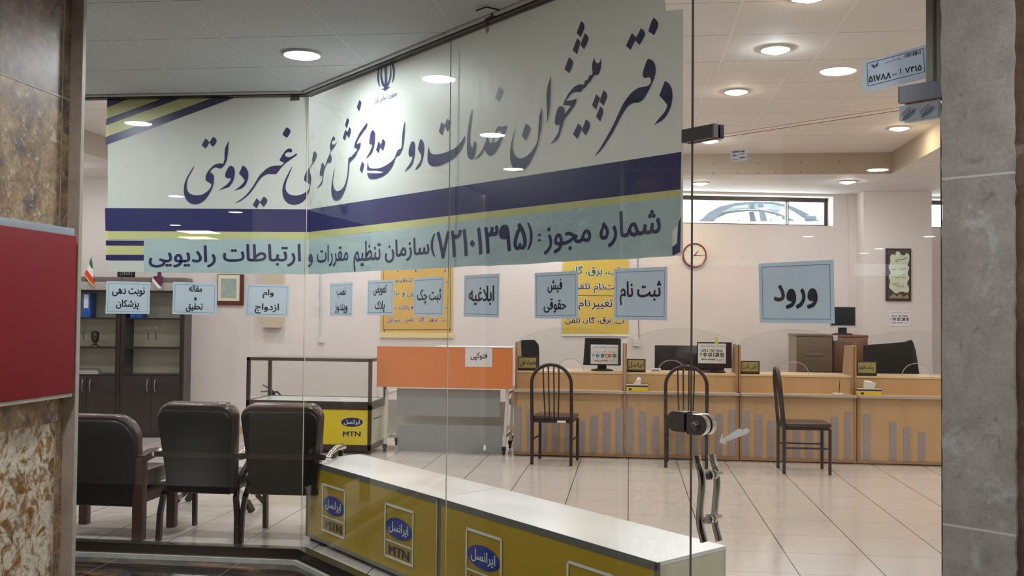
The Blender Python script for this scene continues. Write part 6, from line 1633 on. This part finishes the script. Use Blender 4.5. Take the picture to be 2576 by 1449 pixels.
# ================================================================== hoop-backed metal chairs
def hoop_chair(loc, rz, label, tagged=False):
    t = thing('metal_chair', label, 'chair', loc, rz, 'hoop-backed metal chairs')      # local: sits facing +y
    w = .20; rec = lambda z: -.215 - max(0, z - .46) * .09
    for s in (-1, 1):
        MB().tube([(s * w, -.215, 0), (s * w, -.215, .46)], .0165, 10).build('leg', 'chair_metal', t)
        MB().tube([(s * w, .215, 0), (s * w, .215, .44)], .0155, 10).build('leg', 'chair_metal', t)
        MB().tube([(s * w, -.205, .25), (s * w, .205, .25)], .0095, 8).build('stretcher', 'chair_metal', t)
    pts = [(-w - .003, rec(z), z) for z in (.44, .6, .75, .82)] + [(-(w + .003) * math.cos(a), rec(.82 + .195 * math.sin(a)), .82 + .195 * math.sin(a)) for a in [math.pi * i / 20 for i in range(1, 20)]] + [(w + .003, rec(z), z) for z in (.82, .75, .6, .44)]
    MB().tube(pts, .0172, 12).build('back_hoop', 'chair_metal', t)
    for x in (-.084, -.03, .026, .078):
        zt_ = .82 + .195 * math.sqrt(max(0, 1 - (x / (w + .003)) ** 2)) - .008
        MB().tube([(x * .85, -.205, .45), (x * .85, rec(.55) + .02, .55), (x * .95, rec(.72) + .012, .72), (x, rec(zt_), zt_)], .0075, 8).build('back_rod', 'chair_metal', t)
    MB().box(-w, -.205, .425, w, .215, .455).build('seat_frame', 'chair_metal', t)
    MB().box(-w - .012, -.20, .455, w + .012, .23, .492, 0, .014).build('seat', 'chair_seat', t)
    if tagged: MB().box(.055, -.2095, .428, .145, -.205, .452).build('label_tag', 'white_paper', t)
    return t
ang = math.atan2(10.139 - 10.204, .398)
hoop_chair((-.752, 10.39, 0), -.10, 'hoop-backed dark metal chair with a white tag, facing the leftmost counter', True)
hoop_chair((.585, 10.42, 0), -.07, 'hoop-backed dark metal chair directly behind the door edge and lock')
hoop_chair((1.71, 10.205, 0), -math.pi / 2, 'hoop-backed dark metal chair turned sideways in front of the third counter')

# ================================================================== armchairs with their backs to the glass
def rounded(w0, w1, h, r, k=6):
    """outline in x, z: width w0 at the bottom, w1 at the top, rounded top corners"""
    out = [(-w0 / 2, 0)]
    for s, a0 in ((-1, math.pi), (1, math.pi / 2)):
        for i in range(k + 1):
            a_ = a0 - math.pi / 2 * i / k; out.append((s * (w1 / 2 - r) + r * math.cos(a_), h - r + r * math.sin(a_)))
    out.append((w0 / 2, 0)); return out
def pad(outline, y0, y1, tilt, base, puff=.0, n_l=4):
    """cushion: outline extruded from y0 to y1 with softened edges, tilted about its foot"""
    mb = MB(); k = len(outline); cx_ = 0; cz = sum(p[1] for p in outline) / k
    for j, (s, yy) in enumerate(((.93, y0), (.985, y0 + (y1 - y0) * .12), (1.0, y0 + (y1 - y0) * .4), (1.0, y0 + (y1 - y0) * .65), (.98, y0 + (y1 - y0) * .9), (.9, y1))):
        for x, z in outline: mb.v.append((x * s, yy, cz + (z - cz) * s))
    for j in range(5):
        for i in range(k): mb.f.append([j * k + i, j * k + (i + 1) % k, (j + 1) * k + (i + 1) % k, (j + 1) * k + i]); mb.m.append(0)
    mb.f.append(list(range(k))); mb.m.append(0); mb.f.append([5 * k + i for i in range(k)][::-1]); mb.m.append(0)
    mt = Matrix.Translation(base) @ rot_x(tilt)
    mb.v = [tuple(mt @ Vector(p)) for p in mb.v]; return mb
def armchair(loc, rz, label):
    t = thing('armchair', label, 'armchair', loc, rz, 'dark armchairs with metal legs')    # local: faces +y
    tl = 11
    pad(rounded(.43, .50, .565, .07), -.030, .0, tl, (0, -.235, .32)).build('back_panel', 'leather_back', t)
    pad(rounded(.455, .54, .59, .09), .0, .105, tl, (0, -.235, .325)).build('back_cushion', 'leather', t)
    MB().box(-.25, -.21, .335, .25, .27, .42, 0, .03).build('seat', 'leather', t)
    MB().bar([(-.245, -.245, .345), (.245, -.245, .345)], .035, .042).bar([(-.245, .22, .33), (.245, .22, .33)], .03, .035).build('seat_rail', 'chair_metal', t)
    mb = MB().bar([(-.285, -.31, .575), (.285, -.31, .575)], .02, .034); mb.build('back_rail', 'chair_metal', t)
    for s in (-1, 1):
        MB().bar([(s * .272, -.265, 0), (s * .268, -.258, .18), (s * .252, -.245, .30), (s * .246, -.19, .40), (s * .262, -.06, .50), (s * .275, .05, .565)], .030, .034).build('leg', 'chair_metal', t)
        MB().bar([(s * .262, .235, 0), (s * .262, .225, .45), (s * .275, .20, .56)], .028, .030).build('leg', 'chair_metal', t)
        MB().tube([(s * .285, -.315, .575), (s * .30, -.28, .565), (s * .30, -.2, .59), (s * .30, -.05, .60), (s * .30, .12, .595), (s * .295, .22, .575)], [.018, .018, .016, .02, .02, .014], 10).build('armrest', 'chrome', t)
    return t
armchair((-2.795, 6.62, 0), -.03, 'middle dark leather armchair with its black back to the glass')
armchair((-2.255, 6.645, 0), .05, 'right dark leather armchair, cut by the glass corner and the low yellow counter')
t = thing('wood_armchair', 'broad dark leather armchair with square wooden legs, nearest the stone column', 'armchair', (-3.51, 6.60, 0), 0)
pad(rounded(.55, .56, .575, .14), -.03, .0, 7, (0, -.235, .22)).build('back_panel', 'leather_back', t)
pad(rounded(.58, .60, .555, .16), .0, .09, 7, (0, -.235, .265)).build('back_cushion', 'leather', t)
MB().box(-.27, -.18, .32, .27, .25, .44, 0, .035).build('seat', 'leather', t)
MB().box(-.29, -.21, .25, .29, .22, .31).build('seat_rail', 'wood_leg', t)
MB().box(-.28, -.29, .40, .28, -.262, .50, 0, .004).build('back_rail', 'leather_back', t)
for s in (-1, 1):
    MB().box(s * .30 - .035, -.275, 0, s * .30 + .035, -.205, .545, 0, .005).build('leg', 'wood_leg', t)
    MB().box(s * .325 - .03, .16, 0, s * .325 + .03, .22, .535, 0, .005).build('leg', 'wood_leg', t)
    MB().bar([(s * .31, -.27, .535), (s * .32, -.1, .56), (s * .325, .08, .55), (s * .325, .25, .52)], .07, .045).build('armrest', 'wood_leg', t)
    MB().box(s * .30 - .02, -.2, .24, s * .30 + .02, .2, .30).build('side_rail', 'wood_leg', t)
# low table with splayed chrome legs
feet = [PZ(428, 1284, 0), PZ(472, 1264, 0), PZ(634, 1292, 0), PZ(664, 1269, 0)]
cx_ = sum(feet) / 4
t = thing('coffee_table', 'low table with splayed chrome legs on black feet, mostly hidden behind the armchairs', 'table', cx_ * [1, 1, 0])
MB().lathe([(.0001, .385), (.25, .385), (.26, .392), (.26, .402), (.25, .408), (.0001, .408)], n=40).build('table_top', 'glass_rim', t)
MB().lathe([(.05, .30), (.05, .385), (.0001, .386)], n=20).build('hub', 'chrome', t)
for p in feet:
    d = (p - cx_); c_ = np.array([0, 0, .33]); f_ = np.array([d[0], d[1], .03])
    lg = MB().bar([c_, c_ * .15 + f_ * .85 + np.array([0, 0, .006])], .035, .03).build('leg', 'chrome', t)
    MB().bar([c_ * .17 + f_ * .83 + np.array([0, 0, .004]), f_ * 1.0 + np.array([0, 0, -.012])], .042, .036).build('foot_cap', 'rubber', lg)

# ================================================================== car on the street beyond the high window
def carp(px, py, dy=0.0): return PY(px, py, YCAR + dy)
xa, xb = float(carp(1752, 560)[0]), float(carp(2072, 560)[0]); zbelt = float(carp(1900, 557)[2]); zroof = float(carp(1900, 506)[2])
t = thing('car', 'white saloon car parked on the street, seen through the long high window', 'car', ((xa + xb) / 2, YCAR + .8, zst))
Wc = 1.62
def cz(py): return float(carp(1900, py)[2])
body = [(xa - .75, zst + .28), (xa - .78, zbelt - .32), (xa - .70, zbelt - .06), (xa - .1, zbelt), (xb - .15, zbelt), (xb + .55, zbelt - .14), (xb + .98, zbelt - .34), (xb + 1.02, zst + .3)]
MB().slab([np.array([x, YCAR, z]) for x, z in body], (0, -1, 0), Wc).build('body', 'car_white', t, world=True)
rt = [(1752, 558), (1768, 548), (1785, 532), (1812, 518), (1850, 509), (1900, 505.5), (1945, 506.5), (1985, 514), (2015, 527), (2045, 543), (2066, 557)]
inn = [(1800, 552), (1805, 545), (1820, 530), (1850, 517), (1900, 511), (1945, 512), (1978, 520), (2005, 536), (2028, 551)]
X_ = lambda px, py, dy: carp(px, py, 0) * [1, 0, 1] + np.array([0, YCAR + dy, 0])
mb = MB()
for i in range(len(rt) - 1):                                            # roof skin and the two side arches
    a, b_ = rt[i], rt[i + 1]
    if 3 <= i <= 6: mb.add([X_(*a, .12), X_(*b_, .12), X_(*b_, Wc - .12), X_(*a, Wc - .12)], [[0, 1, 2, 3]])
for dy in (.08, Wc - .08):
    mb.poly([[X_(*p, dy) for p in rt + inn[::-1]]])
mb.poly([[X_(*p, .075) for p in ((1907, 512), (1921, 512), (1932, 556), (1914, 556))]]); mb.poly([[X_(*p, Wc - .075) for p in ((1907, 512), (1921, 512), (1932, 556), (1914, 556))]])
mb.build('cabin_pillars', 'car_dark', t, world=True)
mb = MB()
for i in (0, 1, 2, 7, 8, 9): mb.add([X_(*rt[i], .12), X_(*rt[i + 1], .12), X_(*rt[i + 1], Wc - .12), X_(*rt[i], Wc - .12)], [[0, 1, 2, 3]])
mb.poly([[X_(*p, .09) for p in inn]]); mb.poly([[X_(*p, Wc - .09) for p in inn]])
mb.build('windows', 'car_glass', t, world=True)
for px in (1880, 1965):
    for dy in (.35, 1.0): MB().box(float(carp(px, 556)[0]) - .08, YCAR + dy, zbelt - .3, float(carp(px, 556)[0]) + .08, YCAR + dy + .4, cz(538), 0, .05).build('seat', 'grey_board', t, world=True)
mr = carp(2035, 556); MB().box(mr[0] - .10, YCAR - .18, mr[2] - .02, mr[0] + .12, YCAR + .02, mr[2] + .09, 0, .03).build('wing_mirror', 'car_dark', t, world=True)
for x in (xa - .05, xb + .25):
    for y in (YCAR - .01, YCAR + Wc - .21):
        wv = MB().tube([(x, y, zst + .31), (x, y + .22, zst + .31)], .31, 28).build('wheel', 'tyre', t, world=True)
        MB().tube([(x, y - .004, zst + .31), (x, y + .02, zst + .31)], .19, 20).build('hub_cap', 'steel', wv, world=True)
